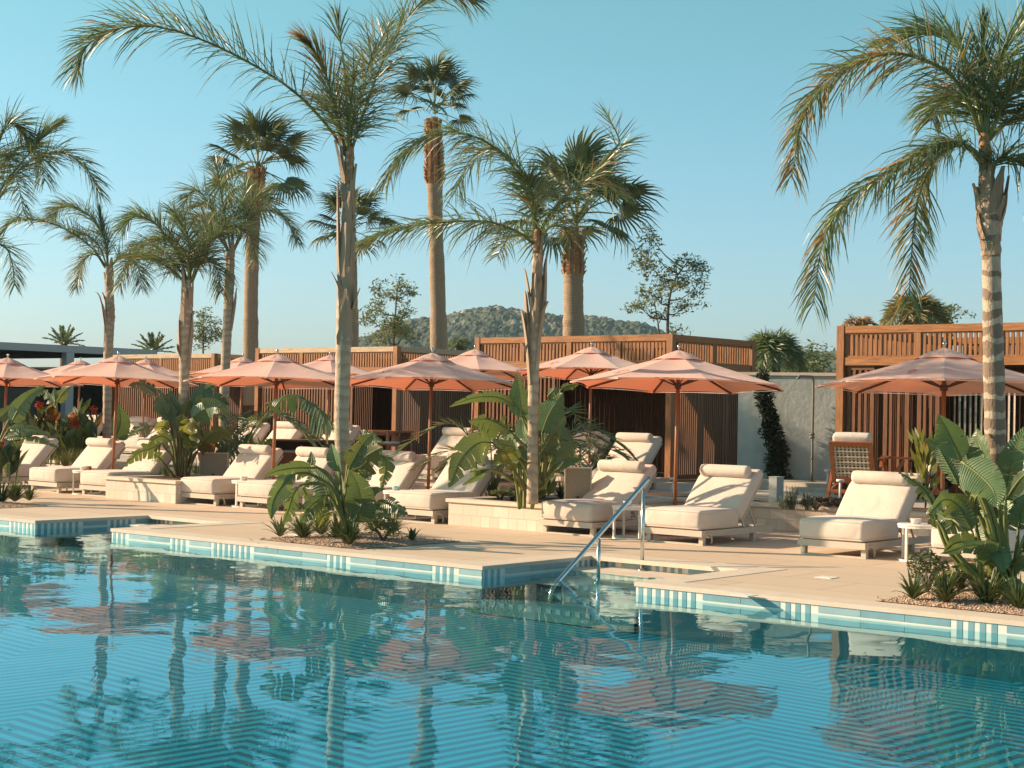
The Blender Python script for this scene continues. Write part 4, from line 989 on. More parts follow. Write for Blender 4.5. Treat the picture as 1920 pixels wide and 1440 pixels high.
def fan_palm(label, D, trunk, crown, cr, nl, up=.35, low=-.9, skirt=None):
    pts = [at(px, py, D) for px, py, wp in trunk]; base = pts[0].copy()
    r = thing('fan_palm', label, 'palm tree', base, 0, 'thick trunked fan palms behind the cabanas')
    MB().tube(spline([p-base for p in pts], 60), [wp*D/F/2*rnd.uniform(.96, 1.04) for wp in [trunk[min(int(i/60*(len(trunk)-1)+.5), len(trunk)-1)][2] for i in range(61)]], 16, jit=.02).build('trunk', m_trunkfan, r, True)
    if skirt:
        (x0, y0, w0), (x1, y1, w1) = skirt; a, b = at(x0, y0, D)-base, at(x1, y1, D)-base; mb = MB(); m = int((b-a).length/.10)
        for i in range(m):
            p = a.lerp(b, i/m); rr = (w0+(w1-w0)*i/m)*D/F/2
            for j in range(9):
                an = j/9*6.283+i*.7; d = Vector((math.cos(an), math.sin(an), 0)); q = p+d*rr*.8
                mb.bar(q, q+d*.10*rnd.uniform(.6, 1.4)+Z*.20, .10, .03)
        mb.build('leaf_base_sleeve', m_fibre, r)
    c = at(*crown, D)-base; s = cr*D/F/1.75
    for i in range(nl):
        u_ = i/nl; el = low+(1.45-low)*((1-u_)**.9); az = i*2.39996+rnd.uniform(-.3, .3)
        o = bpy.data.objects.new('fan_leaf', FAN[i % 4]); C.objects.link(o); o.parent = r
        o.location = c+Vector((0, 0, rnd.uniform(-.15, .15)))*s
        o.rotation_euler = (Matrix.Rotation(az, 3, 'Z') @ Matrix.Rotation(-el, 3, 'Y') @ Matrix.Rotation(rnd.uniform(-.6, .6), 3, 'X')).to_euler()
        k = s*rnd.uniform(.85, 1.12); o.scale = (k, k, k)
    return r
fan_palm('fan palm, tall and straight, left of the tall front palm', 46, [(470, 760, 30), (470, 650, 29), (471, 540, 27), (474, 440, 25), (478, 380, 22), (480, 330, 18)], (483, 318), 120, 21, low=-.95, skirt=((477, 400, 20), (482, 320, 26)))
fan_palm('fan palm, tallest, with a small tufted crown, mid picture', 48, [(824, 760, 34), (823, 650, 33), (820, 520, 29), (817, 430, 27), (815, 350, 30), (814, 300, 26), (812, 220, 18)], (814, 205), 106, 17, low=-.3, skirt=((815, 345, 36), (812, 230, 24)))
fan_palm('fan palm with the thickest shaggy trunk behind the middle cabana', 42, [(1076, 760, 42), (1076, 640, 41), (1075, 560, 38), (1075, 500, 38), (1076, 440, 34)], (1082, 412), 158, 21, low=-.5, skirt=((1075, 520, 40), (1077, 435, 38)))
fan_palm('fan palm half hidden behind the tall front palm trunk', 52, [(664, 760, 24), (662, 640, 22), (660, 520, 20), (658, 450, 18)], (655, 430), 98, 19, low=-.7)
# date palms beyond the pergola roof and feathery crowns behind the right cabanas
def date_palm(label, px, py, D, rad, n=20, droop=.35, mats=None, L=.3, low=-.1):
    c = at(px, py, D); base = Vector((c.x, c.y, TZ)); r = thing('distant_palm', label, 'palm tree', base, 0, 'palms beyond the roofs')
    h = c.z-TZ; MB().tube([(0, 0, 0), (0, 0, h)], .18, 8).build('trunk', m_bark, r, True); s = rad*D/F
    for i in range(n):
        az = i*2.39996; el = 1.3-(1.3-low)*i/n; d = Vector((math.cos(az), math.sin(az), 0))
        c0 = Vector((0, 0, h))
        P = [c0+(d*math.cos(el)+Z*math.sin(el))*s*q-Z*droop*s*q*q for q in (0, .4, .8, 1.1)] if droop < .2 else [Vector((0, 0, h)), Vector((0, 0, h))+d*s*.45*math.cos(el)+Z*s*.5*math.sin(el), Vector((0, 0, h))+d*s*.85*math.cos(el*.85)+Z*s*(.85*math.sin(el*.8)-droop*.3), Vector((0, 0, h))+d*s*1.1*math.cos(el*.6)+Z*s*(.95*math.sin(el*.6)-droop)]
        frond(r, P, n=44, L=L*s, bare=.1, wd=.05*s/1.2, droop=.25, plume=.3, dry=.03, mats=mats)
    return r
date_palm('small dark date palm above the grey pergola roof, nearer the left edge', 120, 645, 78, 38, n=17, L=.22, droop=.12, low=.0)
date_palm('small dark date palm rising just right of the pergola roof end', 287, 660, 78, 40, n=18, L=.22, droop=.12, low=.0)
date_palm('shaggy drooping palm crown right of the middle cabana', 1448, 668, 36, 62, n=20, droop=.8, L=.6, low=.3, mats=[m_stalk, m_leafdark, m_gold])
date_palm('bushy palm crown above the right cabana roof', 1715, 600, 34, 66, n=20, droop=.75, L=.55, low=.3, mats=[m_stalk, m_gold, m_leafdry])
date_palm('golden dry palm leaf arching over the right cabana corner', 1612, 622, 33, 42, n=7, droop=.6, L=.4, low=.5, mats=[m_stalk, m_leafdry, m_leafdry])

# feathery trees and bushes
def leafcloud(mb, c, rx, ry, rz, n, size, mi=0, flat=.6):
    for _ in range(n):
        while True:
            p = Vector((rnd.uniform(-1, 1), rnd.uniform(-1, 1), rnd.uniform(-1, 1)))
            if p.length < 1: break
        p = Vector((p.x*rx, p.y*ry, p.z*rz))+c; d = Vector((rnd.gauss(0, 1), rnd.gauss(0, 1), rnd.gauss(0, .7))).normalized(); e = d.cross(Vector((rnd.gauss(0, 1), rnd.gauss(0, 1), rnd.gauss(0, 1)))).normalized()
        s = size*rnd.uniform(.5, 1.3); mb.add([p-d*s, p+e*s*.32, p+d*s, p-e*s*.32], [(0, 1, 2, 3)], mi)
def feather_tree(label, D, trunk, clumps, dens=1., size=.06, group='feathery young trees behind the cabanas'):
    base = at(*trunk[0][:2], D); r = thing('feathery_tree', label, 'tree', base, 0, group)
    mb = MB(); tp = [at(px, py, D)-base for px, py, w_ in trunk]; mb.tube(spline(tp, 16), [trunk[0][2]*D/F/2*(1-.7*i/16) for i in range(17)], 7)
    cr = MB(); path = spline(tp, 20)
    for px, py, rx, ry in clumps:
        c = at(px, py, D+rnd.uniform(-.5, .5))-base; j = min(path, key=lambda q: (q-c).length+max(0, q.z-c.z+.2)*2)
        mid = j.lerp(c, .5)+Vector((0, 0, -.08)); mb.tube(spline([j, mid, c+Vector((rx*.3*D/F, 0, ry*.4*D/F))], 6), [.022, .02, .017, .014, .011, .008, .005], 5)
        k = max(5, int(rx*ry/28))
        for q in range(k):                             # drooping twigs of small leaves
            o_ = c+Vector((rnd.gauss(0, .62)*rx*D/F, rnd.gauss(0, .6)*rx*D/F, rnd.gauss(0, .62)*ry*D/F))
            mb.bar(c, o_, .006); leafcloud(cr, o_, .25, .25, .13, int(26*dens), size)
    mb.build('trunk', m_bark, r); cr.build('crown', m_tree, r); return r
feather_tree('feathery bush tree left of the tallest fan palm, over the cabana roof', 44, [(738, 700, 6), (738, 640, 5), (742, 580, 4), (745, 530, 3)], [(700, 575, 18, 16), (712, 545, 14, 12), (735, 600, 26, 18), (742, 560, 14, 16), (748, 528, 12, 10), (768, 545, 10, 14), (722, 625, 26, 18), (755, 630, 20, 18), (760, 590, 8, 10), (690, 600, 10, 12)], 1.1)
feather_tree('feathery two stemmed tree right of the thick fan palm', 40, [(1252, 660, 7), (1252, 600, 6), (1256, 555, 5), (1268, 520, 4), (1290, 490, 3)], [(1218, 470, 14, 22), (1212, 500, 14, 18), (1240, 520, 16, 14), (1275, 530, 22, 14), (1300, 495, 20, 12), (1310, 510, 12, 12), (1225, 555, 22, 12), (1190, 575, 16, 10), (1280, 575, 24, 10), (1300, 545, 16, 12), (1265, 495, 12, 14), (1215, 445, 6, 14)], 1.0)
feather_tree('feathery slim sapling stem beside the two stemmed tree', 40.5, [(1238, 660, 5), (1234, 610, 4), (1228, 570, 3)], [(1225, 560, 14, 10), (1205, 580, 14, 8), (1275, 615, 14, 10), (1240, 590, 8, 8)], .8)
feather_tree('feathery small round tree between the left palm trunks', 52, [(380, 700, 5), (381, 650, 4), (382, 620, 3)], [(375, 610, 18, 12), (392, 605, 14, 12), (365, 630, 18, 14), (395, 640, 18, 14), (380, 590, 10, 8), (405, 620, 8, 12)], 1.3)
feather_tree('feathery sunlit bush behind the bushy palm crown', 38, [(1765, 660, 5), (1765, 600, 4)], [(1755, 580, 22, 14), (1780, 580, 14, 12), (1760, 600, 24, 12)], 1.3)
def bush(label, c, rx, ry, rz, n, size, mat, name='bush', group=None):
    r = thing(name, label, 'bush', c, rnd.uniform(0, 6), group); mb = MB()
    for k in range(7): a = rnd.uniform(0, 6.28); mb.tube([(0, 0, 0), (math.cos(a)*rx*.3, math.sin(a)*ry*.3, rz*.8), (math.cos(a)*rx*.7, math.sin(a)*ry*.7, rz*1.3)], [.02, .012, .005], 5)
    mb.build('branches', m_bark, r); cr = MB()
    k = max(5, n//120)
    for i in range(k):
        a, e = rnd.uniform(0, 6.28), rnd.uniform(-.2, 1.4); q = Vector((rx*.75*math.cos(a)*math.cos(e), ry*.75*math.sin(a)*math.cos(e), rz+rz*.75*math.sin(e)))
        leafcloud(cr, q, rx*.45, ry*.45, rz*.45, n//k, size)
    cr.build('foliage', mat, r); return r
for i, (px, py, D, s) in enumerate(((1512, 690, 60, 1.6), (1545, 680, 66, 2.2), (1478, 700, 62, 1.8), (1425, 700, 58, 2.0), (1535, 700, 52, 1.2), (1600, 690, 70, 2.6))):
    p = at(px, py, D); p.z = .2; zz = at(px, py-14, D).z
    bush(('grey green tree in the gap behind the grey wall, lowest one', 'rounded tree in the gap against the sky, next to the right cabana', 'grey green tree in the gap, behind the shaggy palm crown', 'grey green tree right behind the middle cabana corner', 'small sunlit bush just above the grey wall', 'tall hedge tree hidden behind the right cabana')[i], p, s, s, zz*.52, 900, .13, m_bush, 'distant_tree', 'trees behind the grey wall')
date_palm('little dark palm silhouette against the hill, left of the middle cabana', 862, 652, 60, 26, n=14, L=.32)
r = thing('garden_wall', 'pale garden wall glimpsed through the slats behind the right cabana', 'wall', W(kru-.5, krv+7.0, TZ), ROT)
MB().box(0, 12, 0, .2, 0, 1.9).build('wall', m_block, r); MB().box(-.03, 12.03, -.03, .23, 1.903, 1.96).build('coping', m_coping, r)
# hedge behind the right cabana (seen through its slats) and behind the others
r = thing('garden_hedge', 'green hedge glimpsed through the slats of the right cabana', 'hedge', W(kru+6, krv+6.0, TZ), ROT)
mb = MB(); cr = MB()
for i in range(30): mb.tube([(i*.45, .3, 0), (i*.45+.1, .3, 1.8)], .02, 5)
mb.build('branches', m_bark, r)
for i in range(60): leafcloud(cr, Vector((i*.22, .3, .3+(i*37 % 10)*.16)), .35, .3, .5, 60, .09)
cr.build('foliage', m_bush, r)

# broad paddle leaves
def paddle(parent, base, pet, blade, wpx, D, dd=0, tilt=30, torn=.45, fold=16, mat=None, droop=.12, stalk=None, name='paddle_leaf', d0=0., pts3=None):
    mt = mat or m_strel; mb = MB(); n1 = len(pet); allp = pet+blade; m = len(allp)-1
    pts = pts3 or [at(px, py, D+d0+dd*(i/max(1, m))**1.2)-base for i, (px, py) in enumerate(allp)]
    if pts3: n1 = 2
    if n1 >= 1:
        path = spline(pts[:n1+1], 14); mb.tube(path, [.026-.014*i/14 for i in range(15)], 6, 0)
    K = 32; bp = spline(pts[n1:], K); Wd = wpx*D/F/2*1.42
    mb.tube(bp[:-2:2]+[bp[-2]], [.011*(1-.8*i/16) for i in range(len(bp[:-2:2])+1)], 5, 0)
    camp = Vector((0, 0, EYE))-base
    def frame(t):
        f = min(max(t, 0), 1)*K; a = min(int(f), K-1); p = bp[a].lerp(bp[a+1], f-a); T = (bp[min(a+2, K)]-bp[max(a-1, 0)]).normalized()
        vw = (p-camp).normalized(); S = T.cross(vw).normalized(); S = S*math.cos(R(tilt))+vw*math.sin(R(tilt)); S = (S-T*S.dot(T)).normalized(); N = S.cross(T)
        if N.z < 0: N = -N
        return p, T, S, N
    prof = lambda t: (math.sin(math.pi*min(1, max(0, t))**.66)**.8*(1-.25*t) if 0 < t < 1 else 0)
    luv = []
    for sg in (-1, 1):
        t = 0.0
        while t < 1:
            t1 = t+rnd.uniform(.03, .16)*(1 if rnd.random() < .35+torn else 2.2)
            if t1 > .93: t1 = 1.0
            tm = (t+t1)/2; tr = min(1.1, torn*rnd.uniform(.1, 1.6)); dr = droop*rnd.uniform(.2, 2.0)+(tr*rnd.uniform(.1, .8) if rnd.random() < torn+.15 else 0)
            rows = max(2, int((t1-t)*22)); cols = 5; vs = []
            for i in range(rows+1):
                for j in range(cols+1):
                    c = j/cols; tt = t+(t1-t)*i/rows; te = tm+(tt-tm)*(1-.45*tr*c*c)+.02*tr*c*c; p, T, S, N = frame(te)
                    w_ = Wd*prof(tt)*c; H = S*sg*math.cos(R(fold))+N*math.sin(R(fold))
                    q = p+H*w_+T*(.16*w_*c)-Z*(dr*w_*c)+N*(.035*Wd*math.sin(c*9+tt*30)*c*.25)
                    vs.append(q)
            while len(luv) < len(mb.v): luv.append((0, .5, 0))
            luv += [(t+(t1-t)*i/rows, j/cols, sg) for i in range(rows+1) for j in range(cols+1)]
            mb.add(vs, [(i*(cols+1)+j, i*(cols+1)+j+1, (i+1)*(cols+1)+j+1, (i+1)*(cols+1)+j) for i in range(rows) for j in range(cols)], 1)
            t = t1
    o = mb.build(name, [stalk or m_stalk, mt], parent, True); at_ = o.data.attributes.new('leaf', 'FLOAT_VECTOR', 'POINT')
    at_.data.foreach_set('vector', [c for p in luv for c in p]); return o
def clump(label, D, basepx, z, leaves, group='clumps of paddle leaves around the pool', stalk=None, fill=(0, 1, 1)):
    b = at(*basepx, D); b.z = z; r = thing('paddle_leaf_plant', label, 'plant', b, 0, group)
    for i in range(fill[0]):                       # shorter leaves filling the heart of the clump
        az = rnd.uniform(0, 6.283); d = Vector((math.cos(az), math.sin(az), 0)); h_ = fill[1]*rnd.uniform(.45, 1.0); o_ = d*rnd.uniform(.03, .16); l = fill[2]*rnd.uniform(.7, 1.15)
        p3 = [o_, o_+d*.06+Z*h_*.5, o_+d*.16+Z*h_, o_+d*(.16+l*.32)+Z*(h_+l*.42), o_+d*(.16+l*.62)+Z*(h_+l*.50), o_+d*(.16+l*.92)+Z*(h_+l*.28)]
        paddle(r, b, [0, 0], [0], fill[2]*.34*F/D, D, tilt=rnd.uniform(0, 50), torn=rnd.uniform(.2, .8), pts3=p3, stalk=stalk, mat=m_strely if rnd.random() < .25 else None, droop=rnd.uniform(.1, .3))
    for l in leaves:
        kw = dict(l[3]) if len(l) > 3 else {}
        kw.setdefault('dd', rnd.uniform(-.5, .5)); kw.setdefault('tilt', rnd.uniform(5, 32)); kw.setdefault('stalk', stalk); kw.setdefault('d0', rnd.uniform(-.12, .12))
        paddle(r, b, l[0], l[1], l[2], D, **kw)
    return r
# pool edge clump below the tall palm
g = zp(480, 780, 5.333); D2 = 19.0; k5 = 1/5.333; Y = m_strely
clump('paddle leaf clump in the pool edge gravel below the tall palm', D2, (650, 1000), .03, [
 (g((870, 1080), (800, 720), (640, 530)), g((560, 520), (400, 520), (230, 545), (85, 600)), 130*k5, dict(tilt=35, dd=-.5, torn=.1)),
 (g((870, 1080), (760, 640), (600, 510)), g((545, 510), (560, 440), (550, 350)), 80*k5, dict(torn=.1)),
 (g((880, 1080), (780, 740), (560, 590), (450, 570)), g((400, 575), (260, 700), (170, 860), (150, 1040)), 170*k5, dict(tilt=20, torn=.3, dd=-.6)),
 (g((880, 1080), (800, 760), (600, 670), (460, 690)), g((430, 700), (370, 800), (320, 950), (270, 1080)), 150*k5, dict(tilt=35, torn=.9, dd=-.3)),
 (g((880, 1080), (740, 720), (560, 680)), g((470, 710), (510, 790), (560, 850)), 70*k5, dict(torn=.5)),
 (g((890, 1080), (850, 760)), g((840, 560), (790, 400), (755, 275)), 150*k5, dict(tilt=30, torn=.05, fold=38)),
 (g((900, 1080), (900, 760)), g((930, 530), (1010, 380), (1090, 260), (1180, 165)), 190*k5, dict(tilt=15, torn=.35, mat=Y)),
 (g((930, 1100), (925, 1040)), g((985, 1060), (1040, 900), (1020, 700), (930, 530)), 240*k5, dict(tilt=5, torn=.1, dd=-.5, fold=10, d0=-.3)),
 (g((900, 1090), (830, 860)), g((820, 880), (840, 760), (830, 620), (800, 520)), 120*k5, dict(tilt=40, torn=.1, mat=Y)),
 (g((910, 1080), (940, 760)), g((985, 560), (1080, 420), (1180, 350), (1270, 310)), 225*k5, dict(tilt=10, torn=.4, mat=Y, dd=-.3)),
 (g((910, 1080), (990, 700), (1150, 380)), g((1240, 380), (1300, 450), (1290, 580), (1250, 730)), 140*k5, dict(tilt=10, torn=.6, mat=Y, dd=-.3)),
 (g((920, 1090), (1000, 1040)), g((1080, 980), (1220, 890), (1380, 890), (1520, 990)), 200*k5, dict(tilt=15, torn=.6, dd=-.3)),
 (g((890, 1090), (800, 900), (740, 800)), g((700, 790), (600, 860), (510, 950), (440, 1060)), 200*k5, dict(tilt=25, torn=.6)),
 (g((890, 1090), (840, 1000), (780, 960)), g((740, 960), (660, 1010), (600, 1150)), 90*k5, dict(mat=Y, torn=.4)),
 (g((880, 1080), (820, 930)), g((780, 900), (700, 870), (640, 930), (600, 1010)), 130*k5, dict(torn=.5)),
 (g((920, 1090), (960, 880)), g((1000, 700), (1090, 600), (1160, 590)), 130*k5, dict(torn=.3, dd=.4)),
 (g((930, 1100), (960, 960)), g((1010, 860), (1120, 800), (1190, 740), (1300, 730)), 90*k5, dict(torn=.3)),
 ([(648, 930), (646, 860), (636, 820)], [(626, 805), (604, 772), (552, 742), (495, 757)], 42, dict(tilt=60, torn=.9, droop=.9, dd=.5, d0=.6)),
 ([(648, 920), (655, 860), (668, 840)], [(672, 830), (690, 818), (720, 830)], 26, dict(torn=.4, d0=.4)),
], fill=(5, .5, .6))
# middle planter clump
h = zp(800, 600, 4.571); k4 = 1/4.571; D3 = 20.9
clump('tall paddle leaf clump in the middle stone planter around the slim palm', D3, (985, 935), .32, [
 (h((980, 1440), (930, 1000), (830, 830)), h((760, 740), (620, 665), (450, 660), (300, 700), (190, 745)), 95*k4, dict(tilt=40, torn=.3, dd=-.5)),
 (h((990, 1440), (900, 1150), (800, 1040)), h((730, 970), (620, 890), (500, 850), (355, 865)), 160*k4, dict(tilt=30, torn=.8, dd=-.4, droop=.4)),
 (h((840, 1460), (700, 1200)), h((560, 1050), (430, 1060), (290, 1200), (190, 1440)), 215*k4, dict(tilt=5, torn=.5, dd=-.8, fold=8)),
 (h((960, 1440), (880, 1000)), h((820, 840), (800, 720), (790, 600), (770, 470)), 165*k4, dict(tilt=5, torn=.2, dd=-.2, fold=12)),
 (h((985, 1440), (1000, 1100)), h((990, 965), (1030, 850), (1080, 750), (1170, 620)), 255*k4, dict(tilt=8, torn=.25, dd=-.2, fold=14)),
 (h((990, 1440), (1040, 1300)), h((1085, 1230), (1150, 1150), (1220, 1090), (1300, 1050)), 145*k4, dict(tilt=18, torn=.15, dd=-.4)),
 (h((1000, 1440), (1050, 1340)), h((1090, 1300), (1180, 1240), (1260, 1205), (1360, 1195)), 75*k4, dict(tilt=40, torn=.1, dd=-.4)),
 (h((970, 1440), (900, 1250), (830, 1180)), h((760, 1110), (690, 1080), (620, 1060), (570, 1020)), 140*k4, dict(tilt=30, torn=.7)),
 (h((960, 1460), (930, 1400)), h((965, 1440), (940, 1390), (890, 1340)), 70*k4, dict(torn=.1, dd=-.4)),
 (h((1000, 1440), (1060, 900), (1120, 680)), h((1150, 600), (1200, 570), (1260, 555), (1310, 550)), 60*k4, dict(torn=.4)),
 (h((1000, 1440), (1020, 1000), (1050, 720)), h((1040, 650), (1080, 610), (1140, 590)), 70*k4, dict(tilt=20)),
 (h((980, 1440), (950, 1180)), h((880, 1040), (830, 960), (830, 860), (850, 780)), 110*k4, dict(torn=.3, dd=.5)),
 (h((1000, 1440), (1060, 1180)), h((1060, 1080), (1090, 1000), (1120, 900)), 110*k4, dict(torn=.5, dd=.5, mat=Y)),
 (h((820, 1460), (760, 1330)), h((660, 1230), (620, 1200), (540, 1230)), 70*k4, dict(torn=.3, dd=-.5)),
 (h((860, 1460), (720, 1370), (600, 1290)), h((500, 1280), (430, 1300), (360, 1300)), 45*k4, dict(torn=.2, dd=-.6)),
 (h((860, 1460), (700, 1340), (560, 1290)), h((520, 1290), (420, 1340), (300, 1420)), 60*k4, dict(torn=.2, dd=-.7)),
 (h((900, 1450), (860, 1300)), h((800, 1200), (720, 1130), (690, 1090)), 110*k4, dict(torn=.5)),
 (h((1010, 1450), (1030, 1330)), h((1060, 1230), (1080, 1160), (1060, 1060)), 80*k4, dict(mat=Y)),
 (h((990, 1450), (1000, 1250)), h((1005, 1150), (1040, 1090), (1070, 1010)), 120*k4, dict(mat=m_bronze, torn=.5, dd=.3)),
], fill=(6, .75, .6))
# right clump
q_ = zp(1440, 780, 3.6); k3 = 1/3.6; D4 = 13.9
clump('large paddle leaf clump in front of the ringed palm at right', D4, (1870, 1120), .03, [
 (q_((1570, 1150), (1500, 700), (1380, 420)), q_((1300, 300), (1245, 180), (1200, 80), (1150, -10)), 160*k3, dict(tilt=15, torn=.15, dd=-.4)),
 (q_((1570, 1150), (1480, 800), (1370, 560)), q_((1290, 470), (1200, 300), (1140, 200), (1060, 150)), 110*k3, dict(tilt=30, torn=.6)),
 (q_((1590, 1150), (1530, 700), (1380, 380)), q_((1310, 310), (1430, 400), (1520, 500), (1545, 620)), 200*k3, dict(tilt=5, torn=.15, dd=-.8, fold=10)),
 (q_((1590, 1150), (1480, 700)), q_((1380, 420), (1350, 300), (1320, 200), (1350, 130)), 170*k3, dict(tilt=25, torn=.4)),
 (q_((1560, 1150), (1500, 800)), q_((1430, 670), (1320, 590), (1220, 570), (1110, 590)), 120*k3, dict(tilt=30, torn=.25, mat=Y)),
 (q_((1500, 1150), (1250, 950), (1150, 740)), q_((1110, 600), (1060, 510), (980, 440), (880, 375)), 75*k3, dict(tilt=40, torn=.7)),
 (q_((1560, 1150), (1520, 800)), q_((1430, 690), (1330, 700), (1240, 740), (1155, 800)), 140*k3, dict(tilt=20, torn=.25)),
 (q_((1620, 1150), (1610, 800)), q_((1600, 560), (1620, 400), (1670, 220), (1740, 60)), 160*k3, dict(tilt=20, torn=.35, dd=.3)),
 (q_((1620, 1150), (1600, 750)), q_((1605, 570), (1660, 480), (1728, 400), (1800, 380)), 90*k3, dict(torn=.2)),
 (q_((1700, 1180), (1660, 1100)), q_((1645, 1060), (1530, 930), (1400, 870), (1160, 930)), 130*k3, dict(tilt=15, torn=.4, dd=-.4)),
 (q_((1570, 1160), (1530, 1110)), q_((1490, 1090), (1400, 1040), (1320, 1010), (1230, 1020)), 70*k3, dict(torn=.3)),
 (q_((1600, 1160), (1570, 960)), q_((1545, 880), (1580, 960), (1590, 1060)), 110*k3, dict(torn=.3, dd=-.4)),
 (q_((1650, 1160), (1620, 900)), q_((1590, 760), (1650, 690), (1728, 640), (1800, 640)), 140*k3, dict(torn=.4, dd=.4)),
 (q_((1620, 1190), (1600, 1120)), q_((1600, 1100), (1660, 1170), (1700, 1245)), 120*k3, dict(torn=.1, dd=-.5)),
 (q_((1570, 1160), (1470, 980)), q_((1420, 880), (1330, 850), (1240, 870), (1180, 930)), 110*k3, dict(torn=.4, dd=-.3)),
 (q_((1560, 1150), (1510, 700)), q_((1460, 520), (1400, 420), (1340, 360), (1290, 340)), 150*k3, dict(torn=.5, mat=Y, dd=.2)),
 (q_((1540, 1150), (1430, 860)), q_((1390, 640), (1400, 560), (1440, 500)), 110*k3, dict(mat=Y, torn=.4)),
 (q_((1610, 1150), (1560, 600)), q_((1500, 400), (1450, 250), (1420, 160), (1410, 80)), 140*k3, dict(tilt=40, torn=.4, dd=.5)),
 (q_((1640, 1150), (1680, 900)), q_((1690, 760), (1720, 620), (1800, 500)), 130*k3, dict(torn=.4)),
 (q_((1500, 1160), (1330, 1080)), q_((1270, 1060), (1180, 1090), (1110, 1150)), 60*k3, dict(torn=.2, mat=Y)),
 (q_((1480, 1160), (1250, 900), (1180, 760)), q_((1140, 700), (1100, 640), (1120, 720), (1140, 760)), 50*k3, dict(mat=Y)),
 (q_((1560, 1160), (1600, 1000)), q_((1660, 1000), (1740, 1000), (1800, 1080)), 120*k3, dict(torn=.3)),
 (q_((1590, 1160), (1420, 900), (1300, 740)), q_((1250, 700), (1190, 690), (1130, 640), (1085, 590)), 70*k3, dict(torn=.3)),
], stalk=m_stalk, fill=(8, .7, .55))
# left planter clump
n4 = zp(300, 640, 5.333); n2 = zp(0, 600, 5.333); D5 = 27.2
clump('paddle leaf clump with reddish stems in the left stone planter', D5, (345, 892), .32, [
 (n4((200, 1350), (170, 950)), n4((150, 800), (120, 700), (60, 580), (-30, 480)), 110*k5, dict(tilt=30)),
 (n4((180, 1350), (120, 900), (20, 620)), n2((1570, 750), (1470, 670), (1380, 640), (1280, 660)), 120*k5, dict(tilt=30, torn=.5)),
 (n4((200, 1350), (180, 1000)), n4((150, 800), (120, 700), (105, 600), (110, 480)), 170*k5, dict(tilt=10, torn=.1)),
 (n4((210, 1350), (220, 950)), n4((245, 750), (265, 670), (300, 580)), 120*k5, dict(tilt=10, torn=.05, mat=Y)),
 (n4((220, 1350), (260, 900)), n4((310, 680), (400, 550), (490, 460), (590, 415)), 140*k5, dict(tilt=20, torn=.3)),
 (n4((230, 1350), (280, 900)), n4((330, 700), (450, 590), (580, 570), (700, 640)), 140*k5, dict(tilt=25, torn=.3)),
 (n4((230, 1350), (260, 950)), n4((310, 790), (420, 690), (560, 650), (710, 740)), 180*k5, dict(tilt=15, torn=.3, dd=-.4)),
 (n4((230, 1350), (270, 950)), n4((290, 840), (290, 920), (265, 1040)), 130*k5, dict(tilt=10, torn=.4, mat=Y, dd=-.5)),
 (n4((180, 1350), (130, 1100)), n4((110, 1000), (30, 950), (-60, 980), (-130, 1080)), 110*k5, dict(torn=.4)),
 (n4((170, 1350), (120, 1150), (60, 1080)), n2((1620, 1230), (1500, 1290), (1380, 1330), (1240, 1470)), 150*k5, dict(torn=.7, dd=-.4)),
 (n4((180, 1350), (140, 1000)), n4((90, 880), (20, 850), (-60, 870)), 120*k5, dict(torn=.4, mat=Y)),
 (n4((170, 1350), (100, 1000), (20, 870)), n2((1500, 1060), (1420, 1080), (1350, 1110), (1280, 1170)), 110*k5, dict(torn=.5)),
 (n4((220, 1350), (240, 1050)), n4((250, 950), (330, 900), (400, 920)), 110*k5, dict(torn=.4)),
 (n4((240, 1350), (320, 1100)), n4((360, 1000), (430, 940), (480, 900)), 100*k5, dict(mat=m_bronze, torn=.4)),
 (n4((190, 1350), (150, 900)), n4((60, 740), (30, 660), (-10, 600), (-40, 560)), 130*k5, dict(torn=.2)),
 (n4((150, 1360), (60, 1250)), n4((20, 1190), (-20, 1150), (-60, 1130)), 90*k5, dict(torn=.4)),
 (n4((215, 1350), (200, 1000)), n4((190, 900), (210, 800), (230, 720)), 120*k5, dict(torn=.3)),
 (n4((230, 1350), (330, 1150)), n4((390, 1080), (460, 1060), (540, 1110)), 100*k5, dict(torn=.3, mat=m_bronze)),
], stalk=m_stalkred, fill=(6, .9, .75))
D6 = 26.5
clump('paddle leaves at the far left edge over the loungers', D6, (-10, 900), .2, [
 ([(-20, 900), (-5, 840), (15, 790)], n2((110, 1030), (180, 900), (290, 760), (460, 650)), 150*k5, dict(tilt=15, torn=.15)),
 ([(-20, 900), (-8, 850)], n2((90, 1080), (230, 1080), (380, 1100), (520, 1160)), 130*k5, dict(tilt=50, torn=.3, droop=.4)),
 ([(-20, 900), (-10, 850)], n2((40, 1170), (200, 1160), (400, 1200), (610, 1290)), 100*k5, dict(tilt=50, torn=.5)),
 ([(-20, 900), (-12, 870)], n2((-20, 1000), (40, 950), (90, 900), (150, 830)), 140*k5, dict(tilt=20)),
 ([(-20, 920), (-5, 890)], n2((150, 1310), (90, 1380), (70, 1480), (80, 1580)), 80*k5, dict(torn=.4)),
 ([(-25, 900), (-15, 870)], n2((-40, 1450), (30, 1390), (100, 1380)), 110*k5, dict(torn=.2)),
])
D7 = 34.5
